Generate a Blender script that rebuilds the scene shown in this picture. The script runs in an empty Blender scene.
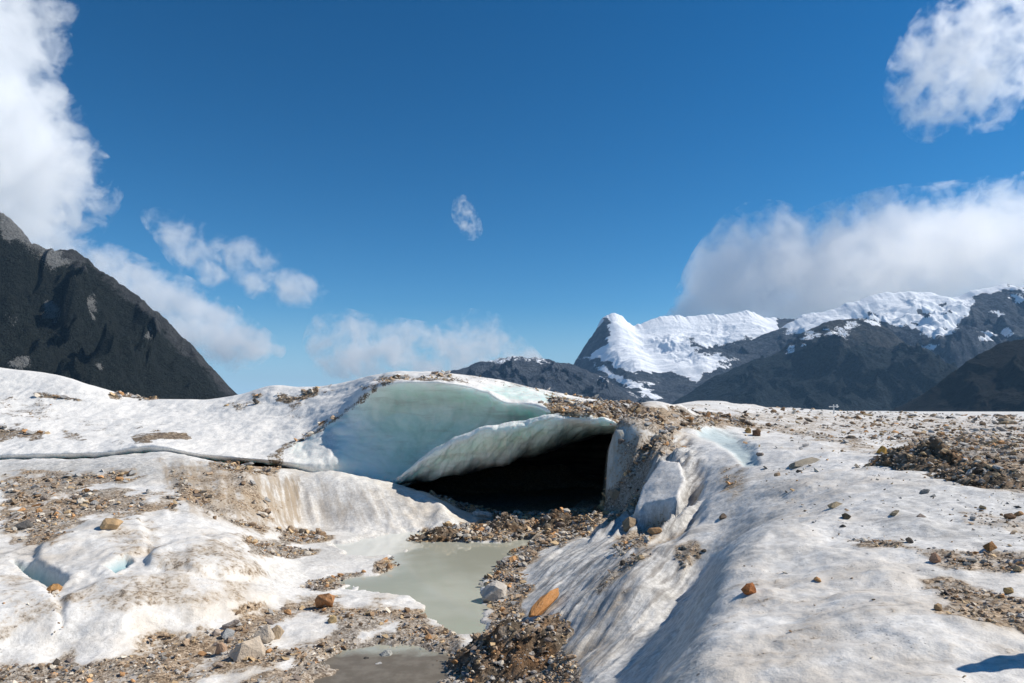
import bpy, bmesh, math, random
import numpy as np
from mathutils import Vector, Matrix
from mathutils.bvhtree import BVHTree

random.seed(7)
RNG = np.random.default_rng(11)
S = bpy.context.scene
COL = S.collection
PI = math.pi

# ---------------------------------------------------------------- camera geometry
F = 683.0
CX, CY, HY = 512.0, 341.5, 410.0
CAMZ = 5.0
TH = math.atan((HY - CY) / F)
CT, ST = math.cos(TH), math.sin(TH)


def ray(px, py):
    """direction of the sight line through a pixel, scaled to one metre of y"""
    a = (np.asarray(px, float) - CX) / F
    b = -(np.asarray(py, float) - CY) / F
    y = CT - b * ST
    return a / y, (ST + b * CT) / y


def at_depth(px, py, Y):
    dx, dz = ray(px, py)
    return dx * Y, Y + 0 * dx, CAMZ + dz * Y


def at_height(px, py, z):
    dx, dz = ray(px, py)
    Y = (z - CAMZ) / dz
    return dx * Y, Y, z


def project(x, y, z):
    d = np.maximum(y * CT + (z - CAMZ) * ST, 1e-3)
    u = -y * ST + (z - CAMZ) * CT
    return CX + F * x / d, CY - F * u / d


# ---------------------------------------------------------------- noise
def _hash(i, j, seed):
    h = (i.astype(np.int64) * 374761393 + j.astype(np.int64) * 668265263 + seed * 1442695041) & 0xFFFFFFFF
    h = ((h ^ (h >> 13)) * 1274126177) & 0xFFFFFFFF
    return (h ^ (h >> 16)) & 0xFFFFFFFF


def noise2(x, y, seed=0):
    xi, yi = np.floor(x), np.floor(y)
    fx, fy = x - xi, y - yi
    xi, yi = xi.astype(np.int64), yi.astype(np.int64)

    def g(i, j, dx, dy):
        a = _hash(i, j, seed) * (2 * PI / 4294967296.0)
        return np.cos(a) * dx + np.sin(a) * dy
    u = fx * fx * fx * (fx * (fx * 6 - 15) + 10)
    v = fy * fy * fy * (fy * (fy * 6 - 15) + 10)
    a = g(xi, yi, fx, fy)
    b = g(xi + 1, yi, fx - 1, fy)
    c = g(xi, yi + 1, fx, fy - 1)
    d = g(xi + 1, yi + 1, fx - 1, fy - 1)
    return (a + (b - a) * u + ((c + (d - c) * u) - (a + (b - a) * u)) * v) * 1.5


def fbm(x, y, octaves=4, seed=0, gain=0.5, lac=2.03):
    s, a = 0.0, 1.0
    for k in range(octaves):
        s = s + a * noise2(x + 17.3 * k, y - 9.1 * k, seed + k)
        x, y, a = x * lac, y * lac, a * gain
    return s


def ridged(x, y, octaves=5, seed=0, gain=0.5, lac=2.07):
    s, a, w = 0.0, 1.0, 1.0
    for k in range(octaves):
        n = 1.0 - np.abs(noise2(x + 31.7 * k, y + 11.9 * k, seed + k)) * 1.6
        n = np.clip(n, 0, 1) ** 2 * w
        s = s + a * n
        w = np.clip(n * 1.6, 0, 1)
        x, y, a = x * lac, y * lac, a * gain
    return s


def sstep(a, b, x):
    t = np.clip((x - a) / (b - a), 0, 1)
    return t * t * (3 - 2 * t)


def poly_sd(px, py, poly):
    """signed distance to a closed outline, positive inside"""
    n = len(poly)
    best = np.full(px.shape, 1e18)
    inside = np.zeros(px.shape, bool)
    for k in range(n):
        x0, y0 = poly[k]
        x1, y1 = poly[(k + 1) % n]
        ex, ey = x1 - x0, y1 - y0
        t = np.clip(((px - x0) * ex + (py - y0) * ey) / (ex * ex + ey * ey + 1e-12), 0, 1)
        best = np.minimum(best, (px - x0 - t * ex) ** 2 + (py - y0 - t * ey) ** 2)
        c = (y0 > py) != (y1 > py)
        with np.errstate(divide='ignore', invalid='ignore'):
            xx = ex * (py - y0) / (ey if ey != 0 else 1e-12) + x0
        inside ^= c & (px < xx)
    d = np.sqrt(best)
    return np.where(inside, d, -d)


def on_ground(poly, z):
    x, y, _ = at_height(np.array([p[0] for p in poly]), np.array([p[1] for p in poly]), z)
    return list(zip(x.tolist(), y.tolist()))


# ---------------------------------------------------------------- mesh helpers
def link(name, me, mat=None, parent=None):
    o = bpy.data.objects.new(name, me)
    COL.objects.link(o)
    if mat:
        me.materials.append(mat)
    if parent:
        o.parent = parent
        o.matrix_parent_inverse = parent.matrix_world.inverted() if False else Matrix.Translation(-Vector(parent.location))
    return o


def mesh_np(name, verts, faces, zone=None, smooth=True, attr='zone'):
    verts = np.ascontiguousarray(verts, np.float32)
    faces = np.ascontiguousarray(faces, np.int32)
    me = bpy.data.meshes.new(name)
    nv, nf, k = len(verts), len(faces), faces.shape[1]
    me.vertices.add(nv)
    me.vertices.foreach_set('co', verts.ravel())
    me.loops.add(nf * k)
    me.loops.foreach_set('vertex_index', faces.ravel())
    me.polygons.add(nf)
    me.polygons.foreach_set('loop_start', np.arange(0, nf * k, k, dtype=np.int32))
    me.polygons.foreach_set('use_smooth', np.full(nf, smooth))
    me.update(calc_edges=True)
    if zone is not None:
        a = me.attributes.new(attr, 'FLOAT_COLOR', 'POINT')
        a.data.foreach_set('color', np.ascontiguousarray(zone, np.float32).ravel())
    return me


def grid_faces(nr, nc):
    i = np.arange(nr - 1)[:, None] * nc + np.arange(nc - 1)[None, :]
    return np.stack([i, i + 1, i + nc + 1, i + nc], -1).reshape(-1, 4)


def tag(o, label=None, cat=None, group=None, kind=None):
    if label:
        o['label'] = label
    if cat:
        o['category'] = cat
    if group:
        o['group'] = group
    if kind:
        o['kind'] = kind
    return o


# ---------------------------------------------------------------- node helpers
class NT:
    def __init__(self, name):
        self.mat = bpy.data.materials.new(name)
        self.mat.use_nodes = True
        self.t = self.mat.node_tree
        self.t.nodes.clear()
        self.out = self.t.nodes.new('ShaderNodeOutputMaterial')

    def n(self, kind, **kw):
        nd = self.t.nodes.new(kind)
        for k, v in kw.items():
            setattr(nd, k, v)
        return nd

    def set(self, sock, v):
        if isinstance(v, bpy.types.NodeSocket):
            self.t.links.new(v, sock)
        elif v is not None:
            if sock.type == 'RGBA' and not isinstance(v, (int, float)) and len(v) == 3:
                v = (*v, 1)
            sock.default_value = v

    def math(self, op, a, b=None, c=None, clamp=False):
        nd = self.n('ShaderNodeMath', operation=op, use_clamp=clamp)
        for s, v in zip(nd.inputs, (a, b, c)):
            self.set(s, v)
        return nd.outputs[0]

    def vmath(self, op, a, b=None):
        nd = self.n('ShaderNodeVectorMath', operation=op)
        self.set(nd.inputs[0], a)
        if b is not None:
            if op == 'SCALE':
                self.set(nd.inputs[3], b)
            else:
                self.set(nd.inputs[1], b)
        return nd.outputs['Value'] if op in ('LENGTH', 'DOT_PRODUCT', 'DISTANCE') else nd.outputs[0]

    def noise(self, vec, scale, detail=4, rough=0.55, dist=0.0, out='Fac'):
        nd = self.n('ShaderNodeTexNoise')
        self.set(nd.inputs['Vector'], vec)
        nd.inputs['Scale'].default_value = scale
        nd.inputs['Detail'].default_value = detail
        nd.inputs['Roughness'].default_value = rough
        nd.inputs['Distortion'].default_value = dist
        return nd.outputs[out]

    def voro(self, vec, scale, out='Distance', feature='F1', rand=1.0):
        nd = self.n('ShaderNodeTexVoronoi', feature=feature)
        self.set(nd.inputs['Vector'], vec)
        nd.inputs['Scale'].default_value = scale
        nd.inputs['Randomness'].default_value = rand
        return nd.outputs[out]

    def step(self, x, a, b, smooth=True):
        nd = self.n('ShaderNodeMapRange')
        nd.interpolation_type = 'SMOOTHSTEP' if smooth else 'LINEAR'
        self.set(nd.inputs['Value'], x)
        self.set(nd.inputs['From Min'], a)
        self.set(nd.inputs['From Max'], b)
        return nd.outputs['Result']

    def mix(self, f, a, b, mode='MIX'):
        nd = self.n('ShaderNodeMix', data_type='RGBA', blend_type=mode)
        self.set(nd.inputs[0], f)
        self.set(nd.inputs[6], a)
        self.set(nd.inputs[7], b)
        return nd.outputs[2]

    def ramp(self, f, stops):
        nd = self.n('ShaderNodeValToRGB')
        self.set(nd.inputs[0], f)
        e = nd.color_ramp.elements
        while len(e) < len(stops):
            e.new(0.5)
        for k, (p, c) in enumerate(stops):
            e[k].position = p
            e[k].color = (*c, 1) if len(c) == 3 else c
        return nd.outputs[0]

    def bump(self, h, strength, dist, normal=None):
        nd = self.n('ShaderNodeBump')
        self.set(nd.inputs['Height'], h)
        self.set(nd.inputs['Strength'], strength)
        nd.inputs['Distance'].default_value = dist
        if normal is not None:
            self.set(nd.inputs['Normal'], normal)
        return nd.outputs[0]

    def principled(self, base, rough=0.6, normal=None, spec=0.3, **kw):
        nd = self.n('ShaderNodeBsdfPrincipled')
        self.set(nd.inputs['Base Color'], base)
        self.set(nd.inputs['Roughness'], rough)
        self.set(nd.inputs['Specular IOR Level'], spec)
        if normal is not None:
            self.set(nd.inputs['Normal'], normal)
        for k, v in kw.items():
            self.set(nd.inputs[k.replace('_', ' ')], v)
        self.t.links.new(nd.outputs[0], self.out.inputs['Surface'])
        return nd

    def attr(self, name):
        nd = self.n('ShaderNodeAttribute', attribute_name=name)
        sp = self.n('ShaderNodeSeparateColor')
        self.t.links.new(nd.outputs['Color'], sp.inputs[0])
        return sp.outputs[0], sp.outputs[1], sp.outputs[2], nd.outputs['Alpha']

    def pos(self):
        return self.n('ShaderNodeNewGeometry').outputs['Position']

    def along(self, vec, ang, sx, sy, sz):
        """coordinates turned about z and squeezed, for grain that runs one way"""
        nd = self.n('ShaderNodeMapping')
        nd.vector_type = 'POINT'
        self.set(nd.inputs['Vector'], vec)
        nd.inputs['Rotation'].default_value = (0, 0, ang)
        m2 = self.n('ShaderNodeMapping')
        self.t.links.new(nd.outputs[0], m2.inputs['Vector'])
        m2.inputs['Scale'].default_value = (sx, sy, sz)
        return m2.outputs[0]


# ================================================================ materials
def ice_material():
    m = NT('weathered_ice')
    p = m.pos()
    dirt, blue, streak, grey = m.attr('zone')
    big = m.noise(p, 0.22, 5, 0.6)
    mid = m.noise(p, 1.3, 6, 0.62)
    fine = m.noise(p, 9.0, 5, 0.65)
    grain = m.noise(p, 42.0, 3, 0.7)
    white = m.mix(m.step(fine, 0.3, 0.72), (0.63, 0.605, 0.565), (0.87, 0.845, 0.80))
    tan = m.mix(m.math('MULTIPLY', m.step(big, 0.44, 0.66), m.step(mid, 0.3, 0.62)), white, (0.64, 0.57, 0.48))
    c = m.mix(m.math('MULTIPLY', m.step(mid, 0.52, 0.74), 0.55), tan, (0.50, 0.48, 0.45))
    # silt bands frozen into the ice and a salt-and-pepper grain
    bandn = m.noise(m.along(p, 0.35, 0.35, 1.1, 3.0), 1.0, 6, 0.66, 0.6)
    c = m.mix(m.math('MULTIPLY', m.step(bandn, 0.50, 0.70), 0.45), c, (0.47, 0.43, 0.375))
    g1_ = m.noise(p, 26.0, 4, 0.75)
    c = m.mix(m.math('MULTIPLY', m.step(g1_, 0.50, 0.72), 0.40), c, (0.36, 0.345, 0.32))
    smear = m.noise(m.along(p, 0.15, 0.28, 1.9, 1.0), 1.0, 7, 0.72, 0.4)
    c = m.mix(m.math('MULTIPLY', m.math('MULTIPLY', m.step(smear, 0.55, 0.66), m.step(mid, 0.38, 0.58)), 0.62), c, (0.27, 0.25, 0.225))
    # grey, meltworn ice; also shade painted on the hump's flank
    gcol = m.mix(m.step(fine, 0.35, 0.65), (0.33, 0.315, 0.29), (0.60, 0.585, 0.55))
    c = m.mix(m.math('MULTIPLY', grey, m.math('ADD', 0.45, m.math('MULTIPLY', mid, 0.7))), c, gcol)
    # small dark specks of grit
    sp = m.voro(p, 7.0)
    spk = m.math('MULTIPLY', m.step(sp, 0.17, 0.08), m.step(m.noise(p, 0.8, 4), 0.50, 0.66))
    sp2 = m.voro(p, 24.0)
    spk2 = m.math('MULTIPLY', m.step(sp2, 0.22, 0.1), m.step(m.noise(p, 1.7, 4), 0.46, 0.62))
    c = m.mix(m.math('MULTIPLY', m.math('MAXIMUM', spk, spk2), 0.75), c, (0.11, 0.09, 0.07))
    # melt runnels that carry silt downslope
    g1 = m.along(p, -math.atan2(0.55, 0.83) , 1.0, 0.10, 1.0)
    s1 = m.noise(m.along(p, PI / 2 - math.atan2(0.83, 0.55), 5.5, 0.45, 0.8), 1.0, 7, 0.70, 0.3)
    s2 = m.noise(m.along(p, -0.49, 3.6, 0.26, 0.5), 1.0, 7, 0.68, 0.2)
    lf = m.step(m.n('ShaderNodeSeparateXYZ').outputs[0], 0, 1)
    sx = m.n('ShaderNodeSeparateXYZ')
    m.t.links.new(p, sx.inputs[0])
    lf = m.step(sx.outputs[0], -3.0, -4.0)
    s = m.n('ShaderNodeMix', data_type='FLOAT')
    m.set(s.inputs[0], lf); m.set(s.inputs[2], s1); m.set(s.inputs[3], s2)
    sfac = m.math('MULTIPLY', m.step(m.math('ADD', s.outputs[0], m.math('MULTIPLY', lf, 0.05)), 0.45, 0.63), streak, clamp=True)
    scol = m.mix(lf, (0.20, 0.18, 0.16), (0.33, 0.245, 0.155))
    c = m.mix(m.math('MULTIPLY', sfac, 0.9), c, scol)
    # clear blue ice
    c = m.mix(blue, c, m.mix(mid, (0.22, 0.36, 0.39), (0.40, 0.52, 0.54)))
    # silt and grit lying on the ice, and the cave floor's painted shade
    cell = m.voro(p, 15.0, 'Color')
    cs = m.n('ShaderNodeSeparateColor'); m.t.links.new(cell, cs.inputs[0])
    cell2 = m.voro(p, 38.0, 'Color')
    cs2 = m.n('ShaderNodeSeparateColor'); m.t.links.new(cell2, cs2.inputs[0])
    gr = m.ramp(m.math('ADD', m.math('MULTIPLY', cs.outputs[0], 0.5), m.math('MULTIPLY', cs2.outputs[0], 0.5)),
                [(0.08, (0.08, 0.066, 0.054)), (0.35, (0.20, 0.165, 0.13)), (0.52, (0.31, 0.265, 0.215)), (0.70, (0.42, 0.375, 0.32)), (0.92, (0.60, 0.56, 0.51))])
    warm = m.mix(m.step(big, 0.42, 0.6), (1, 1, 1), (1.10, 0.94, 0.76))
    gr = m.mix(1.0, gr, warm, 'MULTIPLY')
    dn = m.math('ADD', dirt, m.math('ADD', m.math('MULTIPLY', m.math('SUBTRACT', mid, 0.5), 1.25), m.math('MULTIPLY', m.math('SUBTRACT', fine, 0.5), 1.5)))
    df = m.math('MULTIPLY', m.step(dn, 0.40, 0.62), m.step(dirt, 0.02, 0.12))
    film = m.math('MULTIPLY', m.math('MULTIPLY', m.step(dn, 0.10, 0.50), m.step(dirt, 0.01, 0.2)), 0.78)
    c = m.mix(film, c, (0.42, 0.34, 0.25))
    c = m.mix(df, c, gr)
    # bumps
    hcup = m.voro(p, 5.0, 'Distance', 'SMOOTH_F1')
    h = m.math('ADD', m.math('MULTIPLY', mid, 0.55), m.math('MULTIPLY', fine, 0.20))
    h = m.math('ADD', h, m.math('MULTIPLY', grain, 0.035))
    h = m.math('ADD', h, m.math('MULTIPLY', hcup, 0.12))
    h = m.math('ADD', h, m.math('MULTIPLY', m.math('MULTIPLY', s.outputs[0], streak), 0.6))
    gv = m.math('MULTIPLY', df, m.math('ADD', m.math('MULTIPLY', cs.outputs[1], 0.18), m.math('MULTIPLY', cs2.outputs[1], 0.08)))
    h = m.math('ADD', h, gv)
    nrm = m.bump(h, 0.75, 0.10)
    rough = m.math('ADD', 0.55, m.math('MULTIPLY', df, 0.35))
    m.principled(c, rough, nrm, 0.25)
    return m.mat


def cave_material():
    """old clear glacier ice: white where weathered, blue green where bare, black where cave shade is painted in"""
    m = NT('glacier_ice')
    p = m.pos()
    dirt, green, deep, dark = m.attr('zone')
    big = m.noise(p, 0.35, 4, 0.55)
    mid = m.noise(p, 1.6, 6, 0.62)
    fine = m.noise(p, 10.0, 5, 0.65)
    white = m.mix(m.step(fine, 0.3, 0.72), (0.66, 0.635, 0.595), (0.88, 0.855, 0.81))
    white = m.mix(m.math('MULTIPLY', m.step(mid, 0.5, 0.75), 0.6), white, (0.55, 0.53, 0.50))
    sp = m.voro(p, 7.0)
    spk = m.math('MULTIPLY', m.step(sp, 0.17, 0.08), m.step(m.noise(p, 0.8, 4), 0.48, 0.64))
    white = m.mix(m.math('MULTIPLY', spk, 0.75), white, (0.11, 0.09, 0.07))
    pale = m.mix(m.step(m.math('ADD', m.math('MULTIPLY', big, 0.6), m.math('MULTIPLY', mid, 0.4)), 0.35, 0.68), (0.76, 0.87, 0.77), (0.93, 0.95, 0.88))
    rich = m.mix(m.step(mid, 0.3, 0.7), (0.30, 0.56, 0.46), (0.53, 0.74, 0.63))
    g = m.mix(deep, pale, rich)
    lay = m.noise(m.along(p, 0.12, 0.5, 0.5, 3.2), 1.0, 6, 0.66, 0.5)
    g = m.mix(m.math('MULTIPLY', m.step(lay, 0.50, 0.68), 0.35), g, (0.44, 0.45, 0.36))
    g = m.mix(m.math('MULTIPLY', m.step(fine, 0.52, 0.7), 0.22), g, (0.93, 0.95, 0.93))
    c = m.mix(green, white, g)
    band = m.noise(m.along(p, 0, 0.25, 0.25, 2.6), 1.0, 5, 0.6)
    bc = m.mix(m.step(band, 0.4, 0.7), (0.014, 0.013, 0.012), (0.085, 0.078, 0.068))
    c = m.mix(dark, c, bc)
    cell = m.voro(p, 12.0, 'Color')
    cs = m.n('ShaderNodeSeparateColor'); m.t.links.new(cell, cs.inputs[0])
    gr = m.ramp(cs.outputs[0], [(0, (0.09, 0.065, 0.045)), (0.5, (0.22, 0.16, 0.10)), (1, (0.40, 0.32, 0.23))])
    dn = m.math('ADD', dirt, m.math('ADD', m.math('MULTIPLY', m.math('SUBTRACT', mid, 0.5), 1.25), m.math('MULTIPLY', m.math('SUBTRACT', fine, 0.5), 1.5)))
    df = m.math('MULTIPLY', m.step(dn, 0.36, 0.60), m.step(dirt, 0.02, 0.12))
    c = m.mix(df, c, gr)
    h = m.math('ADD', m.math('MULTIPLY', mid, 0.5), m.math('MULTIPLY', fine, 0.14))
    h = m.math('ADD', h, m.math('MULTIPLY', m.voro(p, 2.6, 'Distance', 'SMOOTH_F1'), m.math('MULTIPLY', green, 0.7)))
    h = m.math('ADD', h, m.math('MULTIPLY', df, m.math('MULTIPLY', cs.outputs[1], 0.2)))
    nrm = m.bump(h, m.math('SUBTRACT', 0.8, m.math('MULTIPLY', green, 0.45)), 0.12)
    rough = m.math('SUBTRACT', 0.6, m.math('MULTIPLY', green, 0.28))
    pb = m.principled(c, rough, nrm, 0.3)
    m.set(pb.inputs['Subsurface Weight'], m.math('MULTIPLY', green, 0.55))
    pb.inputs['Subsurface Radius'].default_value = (0.35, 0.7, 0.75)
    pb.inputs['Subsurface Scale'].default_value = 1.0
    return m.mat


def rock_material(name='rock', use_attr=False):
    m = NT(name)
    if use_attr:
        base = m.n('ShaderNodeAttribute', attribute_name='stone_colour').outputs['Color']
        p = m.pos()
        n1 = m.noise(p, 9.0, 4, 0.6)
        n2 = m.noise(p, 40.0, 3, 0.6)
    else:
        info = m.n('ShaderNodeObjectInfo')
        base = info.outputs['Color']
        p = m.n('ShaderNodeTexCoord').outputs['Object']
        p = m.vmath('ADD', p, m.vmath('SCALE', (13.1, 7.7, 3.3), info.outputs['Random']))
        n1 = m.noise(p, 2.2, 5, 0.6)
        n2 = m.noise(p, 11.0, 5, 0.65)
    f = m.math('ADD', 0.45, m.math('ADD', m.math('MULTIPLY', n1, 0.7), m.math('MULTIPLY', n2, 0.45)))
    gs = m.n('ShaderNodeCombineColor')
    for s in gs.inputs:
        m.set(s, f)
    c = m.mix(1.0, base, gs.outputs[0], 'MULTIPLY')
    c = m.mix(m.math('MULTIPLY', m.step(n2, 0.56, 0.72), 0.35), c, (0.42, 0.39, 0.35))
    h = m.math('ADD', n1, m.math('MULTIPLY', n2, 0.5))
    m.principled(c, 0.85, m.bump(h, 0.6, 0.12 if not use_attr else 0.05), 0.2)
    return m.mat


def water_material():
    m = NT('silty_water')
    p = m.pos()
    n = m.noise(p, 0.35, 4, 0.55)
    n2 = m.noise(p, 1.8, 3, 0.5)
    c = m.mix(m.step(n, 0.35, 0.7), (0.37, 0.37, 0.295), (0.45, 0.445, 0.365))
    sxy = m.n('ShaderNodeSeparateXYZ'); m.t.links.new(p, sxy.inputs[0])
    shallow = m.step(m.math('ADD', sxy.outputs[1], m.math('MULTIPLY', n2, 1.2)), 15.7, 15.0)
    c = m.mix(shallow, c, m.mix(m.step(m.noise(p, 3.0, 5, .65), .4, .65), (0.15, 0.128, 0.10), (0.20, 0.175, 0.14)))
    milk = m.math('MULTIPLY', m.step(m.math('ADD', sxy.outputs[0], n2), -2.6, -4.2), m.step(sxy.outputs[1], 20.0, 22.5))
    c = m.mix(milk, c, (0.66, 0.665, 0.61))
    rp = m.noise(m.along(p, 0.6, 1.0, 2.2, 1.0), 2.2, 3, 0.5)
    nrm = m.bump(m.math('ADD', m.math('MULTIPLY', rp, 0.5), m.math('MULTIPLY', n2, 0.3)), 0.05, 0.05)
    m.principled(c, m.math('ADD', 0.05, m.math('MULTIPLY', shallow, 0.4)), nrm, m.math('SUBTRACT', 0.5, m.math('MULTIPLY', shallow, 0.3)), IOR=1.33)
    return m.mat


def mountain_material(name, rock, rock2, veg, rough=0.9, scale=1.0, snow_tint=(0.80, 0.82, 0.85)):
    """zone: r = snow, g = green cover, b = pale bare rock"""
    m = NT(name)
    p = m.pos()
    sn, vg, pale, _ = m.attr('zone')
    n1 = m.noise(p, 0.006 * scale, 7, 0.65)
    n2 = m.noise(p, 0.03 * scale, 6, 0.68)
    n3 = m.noise(p, 0.12 * scale, 4, 0.65)
    c = m.mix(m.step(n1, 0.35, 0.65), rock, rock2)
    c = m.mix(m.math('MULTIPLY', m.step(n2, 0.5, 0.7), 0.5), c, tuple(x * 2.1 for x in rock2))
    c = m.mix(m.math('MULTIPLY', m.step(n3, 0.52, 0.66), 0.6), c, tuple(x * .4 for x in rock))
    v2 = tuple(x * 4.2 for x in veg)
    n4 = m.noise(p, 0.30 * scale / 3.2 if scale > 3 else 0.05 * scale, 3, 0.7)
    vc = m.mix(m.math('ADD', m.math('MULTIPLY', m.step(n3, 0.38, 0.66), .5), m.math('MULTIPLY', m.step(n4, 0.42, 0.62), .5)), veg, v2)
    vf = m.step(m.math('ADD', vg, m.math('MULTIPLY', m.math('SUBTRACT', n2, 0.5), 0.9)), 0.35, 0.6)
    c = m.mix(vf, c, vc)
    pf = m.step(m.math('ADD', pale, m.math('MULTIPLY', m.math('SUBTRACT', n3, 0.5), 0.8)), 0.45, 0.62)
    c = m.mix(m.math('MULTIPLY', pf, 0.75), c, (0.33, 0.325, 0.31))
    geo = m.n('ShaderNodeNewGeometry')
    sf = m.math('ADD', sn, m.math('ADD', m.math('MULTIPLY', m.math('SUBTRACT', n2, 0.5), 0.8), m.math('MULTIPLY', m.math('SUBTRACT', n3, 0.5), 0.45)))
    sf = m.math('MULTIPLY', m.step(sf, 0.45, 0.55), m.step(sn, 0.02, 0.1))
    c = m.mix(sf, c, snow_tint)
    h = m.math('ADD', m.math('MULTIPLY', n2, 1.0), m.math('MULTIPLY', n3, 0.35))
    bs = m.math('SUBTRACT', 0.9, m.math('MULTIPLY', sf, 0.62))
    m.principled(c, rough, m.bump(m.math('ADD', h, m.math('MULTIPLY', n1, 2.5)), bs, 60.0 / scale), 0.1)
    return m.mat


ICE = ice_material()
CAVE = cave_material()
ROCK = rock_material()
GRIT = rock_material('grit', True)
WATER = water_material()

# ================================================================ the glacier surface
CTRL = []


def P(px, py, z=None, Y=None):
    if Y is None:
        x, y, zz = at_height(px, py, z)
    else:
        x, y, zz = at_depth(px, py, Y)
    CTRL.append((float(x), float(y), float(zz)))


def Q(px, Y, z):
    CTRL.append(((px - CX) / F * Y, Y, z))


def line(pts, step=22):
    for a, b in zip(pts[:-1], pts[1:]):
        n = max(1, int(math.hypot(a[0] - b[0], a[1] - b[1]) / step))
        for k in range(n):
            t = k / n
            P(a[0] + (b[0] - a[0]) * t, a[1] + (b[1] - a[1]) * t, z=a[2] + (b[2] - a[2]) * t)
    P(pts[-1][0], pts[-1][1], z=pts[-1][2])


for a in ((440, 600, .05), (430, 570, .05), (480, 560, .05), (500, 546, .05), (450, 546, .05), (470, 622, .05),
          (340, 545, .08), (380, 537, .08), (430, 530, .1), (300, 580, .1), (350, 570, .08),
          (318, 527, .2), (380, 528, .2), (428, 527, .2), (460, 521, .25),
          (410, 539, .1), (450, 531, .25), (500, 530, .2), (540, 530, .2), (575, 529, .35), (590, 522, .7),
          (540, 545, .4), (560, 570, .65), (600, 560, 1.2), (640, 548, 1.75), (680, 545, 2.05),
          (560, 600, .8), (600, 600, 1.2), (640, 585, 1.6), (530, 600, .3), (545, 640, .5), (570, 670, .75), (600, 640, 1.05),
          (575, 683, .85), (552, 683, .6), (525, 683, .35), (520, 570, .2), (510, 640, .35),
          (760, 683, 3.02), (850, 683, 3.2), (1000, 683, 3.25), (780, 620, 3.05), (850, 600, 3.2), (1000, 600, 3.3),
          (775, 575, 3.0), (850, 540, 3.25), (1000, 540, 3.4), (800, 520, 3.12), (900, 500, 3.5), (1000, 490, 3.6),
          (850, 470, 3.6), (785, 470, 3.4), (900, 450, 3.75), (1000, 450, 3.8), (820, 440, 3.9),
          (0, 683, .3), (100, 683, .2), (200, 683, .15), (300, 683, .1), (400, 683, .06), (450, 683, .2),
          (0, 655, .4), (60, 650, .35), (150, 642, .3), (220, 628, .27), (265, 612, .22), (300, 600, .2), (330, 620, .15),
          (250, 645, .25), (150, 662, .25), (380, 655, .06), (400, 630, .1), (350, 600, .12),
          (0, 630, .72), (60, 622, .72), (130, 612, .78), (200, 600, .72), (250, 594, .5),
          (0, 600, .95), (70, 595, .95), (130, 585, 1.05), (185, 572, 1.1), (230, 570, .95), (262, 585, .5), (275, 598, .3),
          (0, 572, 1.05), (30, 580, .95), (90, 565, 1.1), (150, 548, 1.25), (200, 545, 1.3), (235, 542, 1.1), (262, 570, .6), (268, 550, .7),
          (0, 540, 1.35), (60, 535, 1.42), (130, 520, 1.6), (0, 510, 1.75), (100, 505, 1.78), (180, 505, 1.72),
          (230, 522, 1.1), (252, 532, .75), (285, 532, .4), (285, 556, .25), (320, 562, .15),
          (0, 485, 2.15), (100, 482, 2.2), (180, 477, 2.3), (230, 480, 2.15), (262, 492, 1.65), (282, 512, .85), (292, 490, 1.5),
          (-150, 683, .5), (-150, 600, 1.1), (-150, 530, 1.5), (-300, 600, 1.3), (1150, 683, 3.3), (1200, 600, 3.4), (1200, 500, 3.6)):
    P(a[0], a[1], z=a[2])
for a in ((325, 500, 30.2), (330, 475, 31.6), (400, 492, 31), (440, 509, 29.8), (370, 485, 31.2),
          (0, 459.5, 32.3), (60, 458, 32.5), (120, 456, 32.8), (170, 452.5, 32.9), (230, 463.5, 32.6), (278, 468, 32.5), (-150, 463, 32),
          (610, 496, 29.5), (595, 510, 28.5), (630, 492, 27), (616, 424, 31), (640, 424, 32), (622, 419, 34),
          (640, 450, 29), (660, 440, 29.5), (640, 480, 27), (660, 470, 26), (620, 502, 26), (600, 520, 25), (580, 535, 24.5),
          (650, 482, 24), (682, 490, 22), (640, 520, 21.5), (680, 520, 20),
          (700, 450, 26), (692, 470, 23.2), (720, 440, 30), (740, 480, 19), (708, 498, 18.6), (725, 518, 16.2), (760, 500, 16),
          (760, 440, 33), (900, 430, 45), (1000, 430, 50), (860, 420, 62), (960, 422, 70),
          (680, 401.5, 61), (690, 400.5, 62), (710, 401, 63), (730, 404, 64), (780, 409, 66), (830, 411.5, 75), (900, 413.5, 85), (960, 416, 90), (1024, 418, 95), (1150, 420, 95),
          (700, 412, 48), (740, 416, 48), (668, 412, 46), (655, 405, 54), (660, 425, 34), (700, 426, 38)):
    P(a[0], a[1], Y=a[2])
for a in ((300, 36, 1.5), (350, 36, 1.1), (420, 35, .8), (500, 33, .15), (560, 33, .15), (595, 33, .3), (450, 45, .4), (550, 45, .4),
          (600, 45, .5), (300, 45, 1.6), (612, 33, .9), (612, 40, .9), (626, 34, 4.2), (626, 40, 4.4), (640, 46, 4.9), (610, 55, 3.5),
          (0, 36, 2.2), (100, 36, 2.2), (200, 36, 2.0), (-200, 36, 2.3), (0, 46, 2.2), (100, 46, 2.0), (200, 46, 2.0), (-200, 46, 2.5),
          (0, 75, 2.5), (200, 75, 2.0), (400, 75, 2.0), (550, 75, 3.0), (-200, 75, 3),
          (700, 95, 4.2), (900, 135, 2.5), (1050, 140, 1.5), (550, 110, 2), (200, 110, 1), (0, 110, 1),
          (0, 260, -7), (400, 260, -7), (700, 260, -7), (1024, 260, -8), (-300, 260, -7), (1400, 260, -8), (1400, 90, 2.5), (1400, 30, 3.6)):
    Q(*a)
line([(605, 683, 1.15), (630, 655, 1.2), (650, 630, 1.25), (670, 610, 1.35), (690, 590, 1.5), (705, 573, 1.75), (714, 560, 2.1)], 14)
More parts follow.
